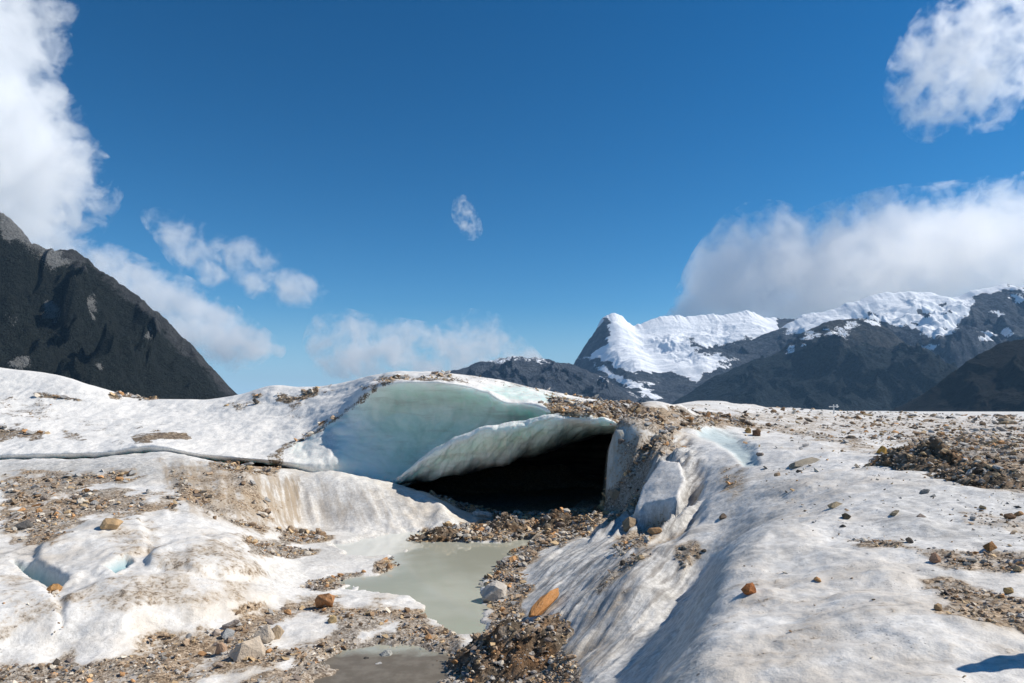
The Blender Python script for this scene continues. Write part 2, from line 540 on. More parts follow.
line([(694, 683, 2.92), (703, 650, 2.92), (711, 620, 2.9), (718, 590, 2.86), (724, 562, 2.8), (730, 549, 2.76)], 14)
line([(655, 683, 2.2), (678, 640, 2.2), (695, 605, 2.22), (708, 580, 2.3)], 18)
for x, y, z in ((0, 0, 3.25), (1, 3.5, 2.98), (-1, 0, 3.0), (-3, 3, 1.5), (-4, 7, .5), (0, 6, 1.5), (2, 0, 3.3), (6, 0, 3.4), (0, -8, 3.3),
                (-8, -8, 2), (8, -8, 3.5), (1.3, 4.6, 2.95), (.3, 5, 1.9), (-10, 5, .6), (-20, 10, 1.2), (14, 5, 3.5), (3, 3, 3.2)):
    CTRL.append((x, y, z))

OY = 10.0


def warp(x, y):
    return 7.0 * x / (y + OY), 4.5 * np.log(y + OY)


C = np.array(CTRL)
cu, cv = warp(C[:, 0], C[:, 1])


def tps_k(r2):
    return 0.5 * r2 * np.log(r2 + 1e-12)


n = len(C)
K = tps_k((cu[:, None] - cu[None]) ** 2 + (cv[:, None] - cv[None]) ** 2) + np.eye(n) * 4e-4
A = np.zeros((n + 3, n + 3))
A[:n, :n] = K
A[:n, n] = A[n, :n] = 1
A[:n, n + 1] = A[n + 1, :n] = cu
A[:n, n + 2] = A[n + 2, :n] = cv
W = np.linalg.solve(A, np.concatenate([C[:, 2], np.zeros(3)]))


def tps(u, v):
    out = np.empty(u.shape)
    uf, vf, of = u.ravel(), v.ravel(), out.ravel()
    for s in range(0, uf.size, 20000):
        e = slice(s, s + 20000)
        of[e] = tps_k((uf[e, None] - cu) ** 2 + (vf[e, None] - cv) ** 2) @ W[:n] + W[n] + W[n + 1] * uf[e] + W[n + 2] * vf[e]
    return of.reshape(u.shape)


NC, NR = 1001, 1101
# columns fan out from behind the camera; rows grow with distance
us = np.concatenate([np.linspace(-16, -6.2, 70, endpoint=False), np.linspace(-6.2, 6.6, NC - 140), np.linspace(6.6, 16, 71)[1:]])
vs = 4.5 * np.log(np.concatenate([np.geomspace(2.5, 13, 90, endpoint=False), np.geomspace(13, 62, 720, endpoint=False), np.geomspace(62, 160, 200, endpoint=False), np.geomspace(160, 7400, NR - 1010)]))
U_, V_ = np.meshgrid(us, vs)
LY = np.exp(V_ / 4.5) - OY
LX = np.clip(U_ / 7.0 * (LY + OY), -9300 + U_ * 5, 9300 + U_ * 5)
# coarse evaluation then bilinear
ci = np.unique(np.concatenate([np.arange(0, len(us), 2), [len(us) - 1]]))
ri = np.unique(np.concatenate([np.arange(0, len(vs), 2), [len(vs) - 1]]))
Z0 = tps(U_[np.ix_(ri, ci)], V_[np.ix_(ri, ci)])
tmp = np.stack([np.interp(us, us[ci], Z0[k]) for k in range(len(ri))])
LZ = np.stack([np.interp(vs, vs[ri], tmp[:, k]) for k in range(len(us))], 1)
far = sstep(150, 420, np.hypot(LX, LY))
LZ = LZ * (1 - far) + (-30.0) * far
LZ = np.where(LY > 200, np.minimum(LZ, -4), LZ)

# --- fine relief
near = 1 - sstep(60, 130, LY)
LZ += near * (0.075 * fbm(LX * 0.45, LY * 0.45, 3, 3) + 0.035 * fbm(LX * 1.6, LY * 1.6, 4, 9) + 0.010 * fbm(LX * 6, LY * 6, 3, 21))
LZ += (1 - far) * sstep(40, 70, LY) * (0.25 * fbm(LX * 0.12, LY * 0.12, 4, 5))

pe0 = CX + F * LX / np.maximum(LY, 1)
cap_ = CAMZ + (HY - (405.5 - 4.5 * sstep(665, 700, pe0))) / F * LY
cw = sstep(600, 625, pe0) * sstep(740, 715, pe0) * sstep(36, 40, LY) * sstep(72, 66, LY)
LZ = np.where(cw > 0, LZ * (1 - cw) + np.minimum(LZ, cap_ + .05 * fbm(LX * .3, LY * .3, 3, 6)) * cw, LZ)
LPX, LPY = project(LX, LY, LZ)


def area(poly, soft=4.0, amp=6.0, freq=1.1, seed=1, px=None, py=None, x=None, y=None):
    """how far each point of a surface lies inside an outline seen on the ground, with a ragged edge"""
    px = LPX if px is None else px
    py = LPY if py is None else py
    x = LX if x is None else x
    y = LY if y is None else y
    q = np.array(poly)
    m = (px > q[:, 0].min() - 25) & (px < q[:, 0].max() + 25) & (py > q[:, 1].min() - 20) & (py < q[:, 1].max() + 20) & (y > 1) & (y < 140)
    out = np.zeros(px.shape)
    if m.any():
        sd = poly_sd(px[m], py[m], poly)
        out[m] = sstep(-soft, soft, sd + amp * fbm(x[m] * freq, y[m] * freq, 3, seed))
    return out


# --- ridged ice right of the cave: blades running down to the pool
blade = area([(618, 428), (682, 432), (704, 462), (696, 515), (672, 538), (640, 540), (590, 535), (612, 490)], 10, 4)
cc = LX * 0.83 - LY * 0.55
dd = LX * 0.55 + LY * 0.83
slabr = area([(661, 469), (681, 474), (687, 490), (678, 513), (634, 521), (640, 500)], 2.0, 1.0)
blade = blade * (1 - slabr)
rid = ridged(cc * 0.42 + 0.2 * fbm(cc * .3, dd * .3, 2, 40), dd * 0.10, 4, 33)
LZ += blade * ((rid - 0.9) * 0.40 + .20 * (ridged(cc * 1.1, dd * .22, 4, 35) - .9))
bladelow = blade * sstep(.85, .4, rid)
runnel = area([(540, 550), (640, 530), (700, 545), (690, 590), (600, 683), (560, 683), (530, 610)], 14, 4)
LZ += runnel * (0.045 * ridged(cc * 1.1 + .3 * fbm(cc * .5, dd * .3, 2, 53), dd * 0.16, 4, 51) + .03 * ridged(cc * 3.1, dd * .35, 3, 52))
# --- the sheer wall at the right of the cave mouth
pe = CX + F * LX / np.maximum(LY, 1) + 1.5 * fbm(LY * .5, LX * .2, 3, 44)
wy_ = sstep(28.6, 30.6, LY + .4 * fbm(LX * 1.3, LY * .4, 3, 45)) * (1 - sstep(46, 52, LY))
wl = wy_ * sstep(606, 614, pe) * (1 - sstep(640, 690, pe)) * (LY > 20)
cavecap = sstep(27.6, 30.2, LY) * (1 - sstep(48, 54, LY)) * sstep(560, 585, pe) * (1 - sstep(600, 607, pe))
LZ = LZ * (1 - cavecap) + np.minimum(LZ, .30 + .1 * fbm(LX, LY, 3, 47)) * cavecap
LZ = np.maximum(LZ, wl * (4.15 + .1 * fbm(LX, LY, 3, 46)))
LZ += .42 * slabr - .45 * area([(655, 468), (661, 469), (640, 500), (632, 518), (630, 506), (640, 486)], 2.0, 1.0)
# --- left dirty slope: flutes
flute = area([(165, 462), (235, 470), (330, 478), (400, 492), (455, 518), (320, 526), (270, 530), (190, 510), (160, 480)], 10, 3)
c2 = LX * 0.88 + LY * 0.47
d2 = LX * 0.47 - LY * 0.88
LZ += flute * 0.07 * (ridged(c2 * 0.7, d2 * 0.09, 3, 61) - 0.8)
# --- whaleback ice slabs with a stepped lower edge, front left
slab1 = area([(-60, 575), (20, 578), (45, 590), (60, 610), (62, 636), (20, 640), (-60, 645)], 5, 3, seed=71)
slab2 = area([(64, 600), (110, 580), (150, 575), (200, 580), (262, 590), (275, 597), (255, 608), (170, 622), (62, 636)], 5, 3, seed=72)
slab3 = area([(150, 550), (190, 541), (240, 538), (262, 560), (270, 575), (240, 576), (180, 572), (150, 568)], 5, 4, seed=73)
slab4 = area([(40, 545), (90, 525), (140, 520), (150, 548), (120, 572), (66, 585), (35, 570)], 5, 3, seed=74)
LZ += 0.14 * np.maximum(slab1, slab2) + 0.17 * slab3 + 0.18 * slab4
LZ += near * .022 * (ridged(LX * .9 + .3 * fbm(LX, LY, 2, 76), LY * .9, 4, 75) - .9) * (LPX < 420)
# --- crevices with blue ice
CREV = [[(13, 560), (28, 563), (50, 574), (66, 584), (58, 588), (44, 584), (28, 573)], [(104, 571), (126, 561), (131, 563), (116, 574)]]
crev = np.maximum(area(CREV[0], 2.0, 1.0), area(CREV[1], 2.0, 1.0))
LZ -= 0.26 * crev
TRENCH = [(697, 428), (713, 426), (735, 434), (752, 447), (758, 463), (744, 464), (733, 451), (714, 440), (700, 435)]
trench = area(TRENCH, 4.5, 1.0)
LZ -= 0.17 * trench
# --- right plateau: long shallow swells
LZ += sstep(740, 800, LPX) * near * (LY > 3) * 0.03 * fbm(LX * 0.5 + LY * .2, LY * 0.9, 3, 81)
# unseen hump added past the right frame edge to shade the ice
LZ += 1.3 * np.exp(-(((LX - 4.60) / 0.42) ** 2 + ((LY - 5.0) / 0.15) ** 2) ** 1.5)

# --- pool basin
POOL = [(352, 588), (340, 583), (360, 577), (384, 572), (392, 560), (407, 546), (425, 541), (470, 543), (515, 541), (538, 540), (530, 549), (512, 556),
        (496, 566), (486, 580), (487, 600), (493, 618), (490, 634), (472, 640), (448, 630), (430, 612), (408, 600), (384, 591)]
SHALLOW = [(318, 549), (345, 537), (400, 531), (460, 526), (475, 530), (430, 538), (400, 545), (380, 556), (330, 560), (290, 578), (262, 592), (250, 588), (300, 565)]
gp = on_ground(POOL, 0.0)
m = (LY > 8) & (LY < 34) & (np.abs(LX) < 14)
sd = np.full(LX.shape, -9.0)
sd[m] = poly_sd(LX[m], LY[m], gp) + 0.35 * fbm(LX[m] * 0.9, LY[m] * 0.9, 4, 91)
lo = np.where(sd > 0, -np.minimum(0.5, 0.03 + 0.22 * sd), np.minimum(np.maximum(LZ, 0.02 + np.minimum(0.05 * -sd, 0.09)), np.where(LX > 0.6, 9, 0.03 + 0.42 * -sd)))
LZ = np.where(m, lo, LZ)
ag = on_ground([(338, 545), (362, 538), (400, 533), (428, 532), (432, 538), (412, 547), (396, 556), (372, 560), (345, 556)], 0.0)
sd3 = np.full(LX.shape, -9.0)
sd3[m] = poly_sd(LX[m], LY[m], ag) + 0.45 * fbm(LX[m] * .7, LY[m] * .9, 4, 95)
LZ = np.where(m & (sd3 > -4), np.minimum(LZ, np.where(sd3 > 0, -.015 - .04 * np.minimum(sd3, 1) + .02 * np.clip(fbm(LX * 1.1, LY * 1.1, 3, 96), -1, 1), .02 + .55 * -sd3)), LZ)
mg = on_ground([(338, 655), (385, 645), (440, 650), (455, 658), (440, 700), (310, 700), (322, 672)], 0.0)
sd2 = np.full(LX.shape, -9.0)
sd2[m] = poly_sd(LX[m], LY[m], mg) + 0.35 * fbm(LX[m] * 1.3, LY[m] * 1.3, 4, 93)
LZ = np.where(m & (sd2 > -.6), np.minimum(LZ, np.where(sd2 > 0, -.02 - .05 * np.minimum(sd2, 1) + .035 * np.clip(fbm(LX * 1.7, LY * 1.7, 3, 94), -1, 1), .02 + .3 * -sd2)), LZ)
LPX, LPY = project(LX, LY, LZ)

# --- where silt, grit and streaks lie
DIRT = [  # outline, strength, soft, ragged
    ([(0, 474), (60, 473), (135, 468), (145, 474), (120, 484), (62, 490), (30, 508), (0, 514)], .62, 4, 8),
    ([(60, 495), (110, 491), (180, 497), (175, 508), (140, 514), (90, 516), (50, 548), (12, 540), (0, 528), (0, 510), (40, 505)], .58, 4, 9),
    ([(180, 478), (199, 490), (214, 506), (240, 520), (268, 528), (262, 534), (232, 524), (195, 506), (176, 492)], .8, 4, 5),
    ([(229, 468), (245, 472), (258, 486), (266, 504), (278, 524), (262, 520), (248, 500), (236, 482)], .6, 5, 4),
    ([(210, 462), (280, 468), (278, 474), (255, 476), (210, 470)], .75, 3, 3),
    ([(165, 475), (235, 470), (290, 500), (275, 530), (200, 508)], .30, 8, 6),
    ([(276, 528), (300, 528), (335, 536), (328, 542), (285, 544)], .9, 3, 3),
    ([(250, 543), (285, 545), (320, 552), (312, 558), (262, 556), (250, 552)], .85, 3, 4),
    ([(238, 534), (278, 538), (280, 546), (246, 546)], .6, 4, 4),
    ([(374, 562), (395, 557), (413, 556), (408, 566), (388, 573), (374, 571)], .9, 2, 2),
    ([(300, 588), (330, 578), (362, 573), (358, 580), (325, 590)], .85, 2, 3),
    ([(-60, 662), (60, 652), (120, 645), (200, 626), (262, 609), (300, 597), (330, 594), (350, 606), (400, 603), (432, 616), (455, 632), (470, 645), (470, 690), (-60, 690)], .60, 6, 10),
    ([(490, 556), (512, 552), (530, 545), (548, 545), (540, 556), (522, 575), (537, 590), (525, 605), (530, 620), (555, 640), (575, 662), (588, 690), (440, 690), (455, 660), (480, 642), (496, 622), (489, 600), (485, 580)], .9, 4, 7),
    ([(405, 541), (425, 531), (470, 523), (505, 515), (560, 512), (606, 500), (612, 506), (590, 532), (560, 546), (520, 543), (420, 544)], .95, 3, 4),
    ([(652, 414), (676, 426), (670, 448), (652, 459), (640, 472), (626, 486), (612, 499), (602, 499), (608, 487), (622, 478), (634, 462), (640, 448), (655, 440)], .8, 2.5, 4),
    ([(575, 532), (600, 504), (612, 497), (624, 494), (612, 508), (590, 531)], .85, 3, 4),
    ([(560, 406), (600, 403), (655, 407), (700, 411), (745, 416), (765, 426), (700, 429), (660, 434), (612, 426), (560, 416)], .62, 3, 7),
    ([(690, 410), (760, 412), (850, 414), (1040, 419), (1040, 445), (960, 441), (900, 437), (800, 432), (740, 426)], .31, 4, 9),
    ([(740, 417), (800, 428), (860, 442), (900, 455), (880, 457), (820, 441), (745, 425)], .45, 4, 6),
    ([(721, 470), (738, 466), (748, 474), (742, 490), (728, 497), (718, 490)], .47, 7, 6),
    ([(614, 536), (640, 530), (656, 536), (648, 548), (620, 556)], .70, 5, 5),
    ([(590, 590), (612, 568), (640, 551), (660, 543), (650, 556), (625, 572), (600, 594)], .60, 4, 4),
    ([(673, 545), (695, 540), (704, 552), (694, 568), (680, 572)], .6, 4, 5),
    ([(835, 539), (872, 540), (940, 545), (1040, 551), (1040, 571), (990, 573), (950, 566), (900, 550)], .58, 3, 7),
    ([(905, 575), (950, 577), (975, 588), (1040, 600), (1040, 640), (1000, 628), (970, 622), (940, 612), (958, 600), (930, 590)], .52, 4, 10),
    ([(950, 508), (1040, 514), (1040, 536), (1000, 532), (965, 520)], .45, 4, 8),
    ([(64, 592), (110, 574), (180, 570), (250, 584), (240, 600), (150, 606), (80, 618)], .31, 10, 10),
    ([(0, 575), (40, 585), (58, 610), (40, 630), (0, 635)], .29, 10, 10),
    ([(150, 552), (190, 541), (240, 538), (262, 560), (265, 576), (220, 582), (170, 572)], .37, 6, 8),
    ([(160, 462), (240, 468), (275, 500), (275, 528), (210, 512), (170, 490)], .44, 6, 8),
    ([(100, 530), (150, 520), (160, 545), (120, 560)], .28, 8, 8),
    ([(228, 612), (248, 603), (266, 601), (262, 609), (240, 614)], .6, 2, 1),
    ([(480, 640), (600, 600), (640, 560), (600, 683), (560, 683)], .16, 10, 12),
    ([(740, 560), (1024, 580), (1024, 683), (700, 683), (715, 600)], .13, 20, 30),
    ([(905, 436), (960, 432), (1040, 440), (1040, 492), (985, 486), (930, 470), (900, 455)], .55, 6, 9),
]
dirt = np.zeros(LX.shape)
for i, (poly, w, so, am) in enumerate(DIRT):
    dirt = np.maximum(dirt, w * area(poly, so, am, 1.0 if poly[0][1] > 440 else .5, 100 + i))
for poly, so in (([(272, 620), (300, 614), (330, 612), (338, 628), (320, 642), (280, 648), (262, 640)], 5), ([(-20, 644), (40, 642), (64, 650), (60, 660), (-20, 662)], 5), ([(70, 660), (130, 641), (140, 646), (90, 664)], 4),
                 ([(180, 683), (230, 672), (290, 660), (292, 668), (230, 684)], 4), ([(360, 630), (400, 622), (396, 632), (360, 640)], 4), ([(540, 580), (552, 580), (548, 600), (538, 600)], 3)):
    dirt *= 1 - .85 * area(poly, so, 6, 1.2, 140)
dirt = np.maximum(dirt, .55 * bladelow * (LPX < 705))
cavefloor_shade = sstep(31.2, 32.2, LY - 2.5 * sstep(440, 415, pe)) * sstep(318, 335, pe) * (1 - sstep(603, 610, pe)) * (LY < 54)  # cave shade on the floor, painted through the grit channel
dirt = np.maximum(dirt, cavefloor_shade)
# slope under the pool mud
MUD = [(335, 652), (380, 640), (440, 645), (462, 655), (445, 690), (310, 690)]
mud = area(MUD, 6, 6)
grey = np.clip(np.maximum.reduce([0.95 * blade, .45 * area(SHALLOW, 6, 5), 0.55 * runnel, 0.95 * area([(0, 462), (120, 460), (175, 458), (230, 470), (180, 482), (100, 484), (0, 478)], 5, 4),
                                  .5 * area([(700, 545), (770, 540), (830, 556), (800, 572), (740, 560)], 8, 6),
                                  1.0 * area([(602, 690), (645, 632), (690, 588), (718, 556), (727, 560), (708, 640), (690, 690)], 5, 4),  # grey dirt on the hump's flank, deepened to paint its shade
                                  .35 * flute, .45 * area([(690, 460), (800, 470), (800, 540), (720, 545)], 12, 8),
                                  .4 * area([(900, 470), (1040, 480), (1040, 545), (880, 540)], 10, 12)]), 0, 1)
streak = np.clip(np.maximum.reduce([.85 * runnel, .9 * flute * (LPX < 300) + .35 * flute * (LPX >= 300), 1.0 * blade]), 0, 1)
blue = np.clip(np.maximum.reduce([crev, .6 * trench, .35 * area([(616, 424), (640, 428), (636, 475), (618, 500), (610, 480)], 4, 2)]), 0, 1)
zone = np.stack([dirt, blue, streak, grey], -1)
LV = np.stack([LX, LY, LZ], -1).reshape(-1, 3)
me = mesh_np('glacier', LV, grid_faces(*LX.shape), zone.reshape(-1, 4))
glacier = tag(link('glacier', me, ICE), kind='structure')

# pool water: one level sheet, the shore is where the bed rises through it
wp = [(x, y) for x, y in ((-13, 9), (4.5, 9), (4.5, 31.2), (-13, 31.2))]
me = bpy.data.meshes.new('pool_water')
me.from_pydata([(x, y, 0.0) for x, y in wp], [], [(0, 1, 2, 3)])
tag(link('pool_water', me, WATER), kind='structure')

# ================================================================ the upper ice: ridge on the left, arch over the cave
ST_ = [  # px : skyline, upper slope, lip, face, face, foot (pixel row, distance)
    (-160, (345, 50), (388, 43), (430, 36.5), (448, 33.6), (457, 32.5), (463, 33.0)),
    (-60, (357, 49), (394, 42.5), (430, 36.3), (447, 33.5), (456, 32.4), (462, 32.9)),
    (0, (368, 48), (400, 42), (432, 36), (447, 33.4), (455, 32.4), (460, 32.9)),
    (55, (374.5, 47), (404, 41.8), (432, 36.4), (446, 33.5), (453.5, 32.5), (458.5, 33.0)),
    (100, (388, 46), (410, 41.5), (432, 37), (446, 33.6), (452.5, 32.6), (457.5, 33.2)),
    (150, (399, 46), (413, 42), (429, 37.5), (440, 34), (446, 32.8), (451.5, 33.4)),
    (200, (399.5, 46), (414, 41.5), (432, 37), (447, 33.8), (454, 32.8), (459, 33.4)),
    (240, (394, 46), (411, 41.2), (434, 36.8), (451, 33.8), (457.5, 32.8), (462.5, 33.4)),
    (276, (385.5, 45), (407, 41), (436, 36.5), (454, 33.7), (460.5, 32.9), (466, 33.4)),
    (300, (387, 44), (403, 40.5), (440, 35.4), (456, 33.8), (464, 33.1), (471, 33.6)),
    (330, (385, 43), (399, 39.8), (421, 35.8), (445, 34.4), (465, 33.4), (478, 33.5)),
    (352, (380.5, 42), (393, 39), (408, 35.6), (435, 35.0), (465, 33.9), (481, 33.6)),
    (374, (376, 41), (381, 38), (388, 35.0), (420, 35.6), (460, 34.6), (485, 33.8)),
    (400, (372.5, 40), (376, 37), (382, 34.2), (415, 35.9), (455, 35.4), (488, 34.3)),
    (430, (372.5, 40), (376, 37), (381.5, 33.7), (410, 35.9), (440, 36.0), (468, 35.6)),
    (456, (374, 40), (378, 37), (384, 33.4), (404, 35.4), (426, 36), (450, 36)),
    (487, (378, 40), (384, 36.6), (391.5, 33.2), (403, 34.6), (418, 35.4), (438, 36)),
    (507, (382, 40), (390.5, 36.2), (401.5, 33), (408, 33.8), (417, 34.8), (432, 36)),
    (530, (387, 40), (395, 35.8), (404, 32.6), (409, 33.3), (416, 34.2), (429, 36)),
    (555, (392.5, 40.5), (399.5, 35.8), (411.5, 31.3), (414, 32.0), (418, 33.0), (429, 36)),
    (585, (397.5, 42), (404, 36.5), (415.2, 30.75), (417, 31.6), (421, 32.8), (430, 36)),
    (616, (402, 43), (409, 37), (423.5, 30.9), (425, 31.8), (428, 33.0), (433, 36)),
    (640, (404.5, 44), (413, 37.5), (425, 32.2), (429, 33), (432, 34), (438, 36)),
    (675, (412, 46), (422, 39), (440, 33), (444, 34), (448, 35), (452, 36)),
]
sp = np.array([s[0] for s in ST_], float)
NU = 760
pxs = np.linspace(sp[0], sp[-1], NU)


def hermite(xs, x, y):
    """monotone smooth interpolation through stations"""
    h = np.diff(x)
    d = np.diff(y) / h
    m = np.zeros_like(y)
    m[1:-1] = np.where(d[:-1] * d[1:] > 0, 2 * d[:-1] * d[1:] / (d[:-1] + d[1:] + 1e-12), 0)
    m[0], m[-1] = d[0], d[-1]
    k = np.clip(np.searchsorted(x, xs) - 1, 0, len(x) - 2)
    t = (xs - x[k]) / h[k]
    return ((1 + 2 * t) * (1 - t) ** 2) * y[k] + t * (1 - t) ** 2 * h[k] * m[k] + t * t * (3 - 2 * t) * y[k + 1] + t * t * (t - 1) * h[k] * m[k + 1]


KN = []
for j in range(6):
    py = hermite(pxs, sp, np.array([s[1 + j][0] for s in ST_], float))
    Y = hermite(pxs, sp, np.array([s[1 + j][1] for s in ST_], float))
    KN.append(np.stack(at_depth(pxs, py, Y), -1))
top = KN[0]
sx = np.stack([top[:, 0] * 1.22, top[:, 1] + 13, top[:, 2] - 2.2], -1)
sxx = np.stack([top[:, 0] * 1.6, top[:, 1] + 32, np.full(NU, 0.0)], -1)
ft = KN[5]
in1 = np.stack([ft[:, 0] * 1.06, ft[:, 1] + 2.0, ft[:, 2] + 0.10], -1)
in2 = np.stack([ft[:, 0] * 1.25, np.full(NU, 47.0), ft[:, 2] + 0.15], -1)
in3 = np.stack([ft[:, 0] * 1.27, np.full(NU, 49.0), np.full(NU, -0.6)], -1)
knots = [sxx, sx] + KN + [in1, in2, in3]
tk = np.array([0, 1, 2, 3, 4, 5, 6, 7, 8, 9, 10], float)
rows = np.concatenate([np.linspace(0, 2, 26, endpoint=False), np.linspace(2, 4, 90, endpoint=False), np.linspace(4, 7, 130, endpoint=False), np.linspace(7, 8, 24, endpoint=False), np.linspace(8, 10, 40)])
KA = np.stack(knots, 0)          # knot, column, xyz
UV = np.empty((len(rows), NU, 3))
for a in range(3):
    ka = KA[:, :, a]
    h = 1.0
    d = np.diff(ka, axis=0)
    mm = np.zeros_like(ka)
    same = d[:-1] * d[1:] > 0
    mm[1:-1] = np.where(same, 2 * d[:-1] * d[1:] / (d[:-1] + d[1:] + 1e-12), 0)
    mm[0], mm[-1] = d[0], d[-1]
    k = np.clip(np.floor(rows).astype(int), 0, len(tk) - 2)
    t = (rows - k)[:, None]
    UV[:, :, a] = ((1 + 2 * t) * (1 - t) ** 2) * ka[k] + t * (1 - t) ** 2 * mm[k] + t * t * (3 - 2 * t) * ka[k + 1] + t * t * (t - 1) * mm[k + 1]
# sharper lip where the dome breaks off: pull smoothness in with normals + noise
du = np.gradient(UV, axis=1)
dv = np.gradient(UV, axis=0)
nr = np.cross(du, dv)
nr /= np.linalg.norm(nr, axis=2, keepdims=True) + 1e-9
PXG = np.broadcast_to(pxs[None], UV.shape[:2])
RG = np.broadcast_to(rows[:, None], UV.shape[:2])
face = sstep(3.97, 4.06, RG) * sstep(7.4, 7.0, RG) * sstep(286, 300, PXG)
a_ = UV[..., 0]
b_ = UV[..., 2] * 1.0 + UV[..., 1] * 0.6
rel = 0.15 * fbm(a_ * 0.30, b_ * 0.40, 4, 201) * (1 - .45 * face) + 0.035 * fbm(a_ * 1.5, b_ * 1.7, 4, 207) * (1 - 0.7 * face)
scal = (-0.16 * np.abs(noise2(a_ * 0.55 + .3 * noise2(a_, b_, 5), b_ * 0.45, 220)) - .07 * np.abs(noise2(a_ * 1.4 + .4 * noise2(a_, b_, 6), b_ * 1.3, 221))) * face
vis = sstep(1.6, 2.2, RG)
skyl = 1 - 0.75 * np.exp(-((RG - 2.0) / .25) ** 2)
UV = UV + nr * ((rel * skyl + scal) * vis)[..., None] * np.where(nr[..., 1:2] < 0, 1, 1)
# hanging ragged foot
UPX, UPY = project(UV[..., 0], UV[..., 1], UV[..., 2])


def uarea(poly, soft=4.0, amp=6.0, freq=.8, seed=1):
    return area(poly, soft, amp, freq, seed, UPX, UPY, UV[..., 0] + UV[..., 2], UV[..., 1])


upfront = (RG > 1.9)
ud = np.zeros(RG.shape)
UDIRT = [
    ([(-60, 425), (0, 427), (30, 428), (48, 430), (42, 437), (20, 440), (-60, 438)], .62, 3, 6),
    ([(60, 430), (80, 428), (84, 440), (68, 442)], .5, 3, 5),
    ([(130, 437), (160, 432), (186, 432), (192, 437), (165, 441), (135, 443)], .85, 2, 3),
    ([(34, 393), (50, 393), (70, 397), (90, 400), (100, 404), (70, 400), (40, 398)], .75, 2, 2),
    ([(108, 394), (130, 391), (150, 394), (158, 399), (110, 399)], .8, 2, 2),
    ([(0, 400), (45, 400), (60, 412), (40, 424), (0, 424)], .36, 8, 14),
    ([(60, 415), (120, 412), (160, 425), (120, 440), (70, 430)], .22, 8, 14),
    ([(215, 408), (240, 402), (255, 398), (260, 402), (238, 412)], .45, 5, 5),
    ([(276, 396), (305, 392), (322, 390), (330, 386), (320, 396), (300, 404), (280, 400)], .7, 3, 5),
    ([(252, 394), (265, 394), (262, 399), (252, 399)], .6, 3, 3),
    ([(288, 404), (310, 400), (300, 420), (290, 418)], .35, 4, 6),
    ([(266, 456), (282, 445), (304, 436), (306, 440), (286, 450), (282, 466), (270, 470)], .55, 1.5, 1.5),
    ([(300, 436), (330, 419), (352, 405), (374, 387), (380, 384), (378, 390), (354, 411), (333, 424), (308, 440)], .48, 2.0, 3),
    ([(364, 389), (380, 378), (400, 375), (430, 375), (470, 378), (470, 382), (430, 381), (400, 381), (376, 389)], .52, 2.5, 4),
    ([(430, 371), (480, 375), (520, 384), (570, 394), (600, 399), (650, 404), (650, 408), (600, 406), (570, 400), (520, 389), (470, 379)], .36, 3, 5),
    ([(545, 396), (570, 399), (650, 404), (660, 430), (616, 424), (585, 419), (552, 414), (548, 405)], .80, 3, 6),
    ([(200, 462), (240, 460), (280, 464), (280, 470), (200, 468)], .5, 2, 3),
]
for i, (poly, w, so, am) in enumerate(UDIRT):
    ud = np.maximum(ud, w * uarea(poly, so, am, .8, 300 + i))
ud *= upfront
rim = np.exp(-((RG - 4.05) / 0.075) ** 2)
whit = uarea([(280, 462), (305, 438), (333, 428), (338, 450), (335, 484), (300, 474)], 9, 4)
green = face * (1 - .85 * whit) * (1 - 0.6 * rim)
strip = uarea([(478, 387), (505, 384), (540, 392), (572, 401), (555, 405), (520, 401), (500, 396)], 4, 3)
green = np.maximum(green, .8 * strip * (RG < 4.0) * upfront)
crackedge = sstep(6.3, 6.95, RG) * (PXG < 286) * sstep(7.5, 7.0, RG)
green = np.maximum(green, .55 * crackedge)
deep = face * np.clip(.62 * uarea([(392, 478), (400, 452), (425, 428), (470, 412), (490, 420), (440, 446), (405, 478)], 20, 5) + .35 * uarea([(385, 400), (420, 395), (440, 420), (400, 450), (370, 430)], 22, 6), 0, 1)
deep = np.maximum(deep, .4 * strip * (RG < 4.0))
dark = np.clip(sstep(7.05, 7.9, RG) + .9 * sstep(6.75, 7.05, RG) * (PXG > 290), 0, 1)  # cave shade painted black on the foot and inner walls
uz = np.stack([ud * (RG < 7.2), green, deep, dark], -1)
gf = grid_faces(*RG.shape).reshape(RG.shape[0] - 1, RG.shape[1] - 1, 4)[..., ::-1]
pxf = pxs[:-1][None].repeat(RG.shape[0] - 1, 0)
rwf = rows[:-1][:, None].repeat(NU - 1, 1)
dirtline = np.interp(pxf, [276, 300, 374], [6.6, 4.0, 4.0])
isridge = (pxf < 276) | ((pxf < 374) & (rwf < dirtline - 0.001))
incave = (~isridge) & (rwf >= 8.0)
UVf = UV.reshape(-1, 3)
uzf = uz.reshape(-1, 4)


def submesh(name, sel, mat, parent=None):
    f = gf[sel]
    used, inv = np.unique(f.ravel(), return_inverse=True)
    return link(name, mesh_np(name, UVf[used], inv.reshape(-1, 4), uzf[used]), mat, parent)


tag(submesh('glacier_ridge', isridge, CAVE), kind='structure')
cave = bpy.data.objects.new('ice_cave', None)
COL.objects.link(cave)
cave.location = (0.8, 31.5, 0.4)
tag(cave, 'blue green ice dome arching over the dark cave mouth above the pool', 'ice cave')
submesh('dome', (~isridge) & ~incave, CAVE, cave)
submesh('cave_wall', incave, CAVE, cave)

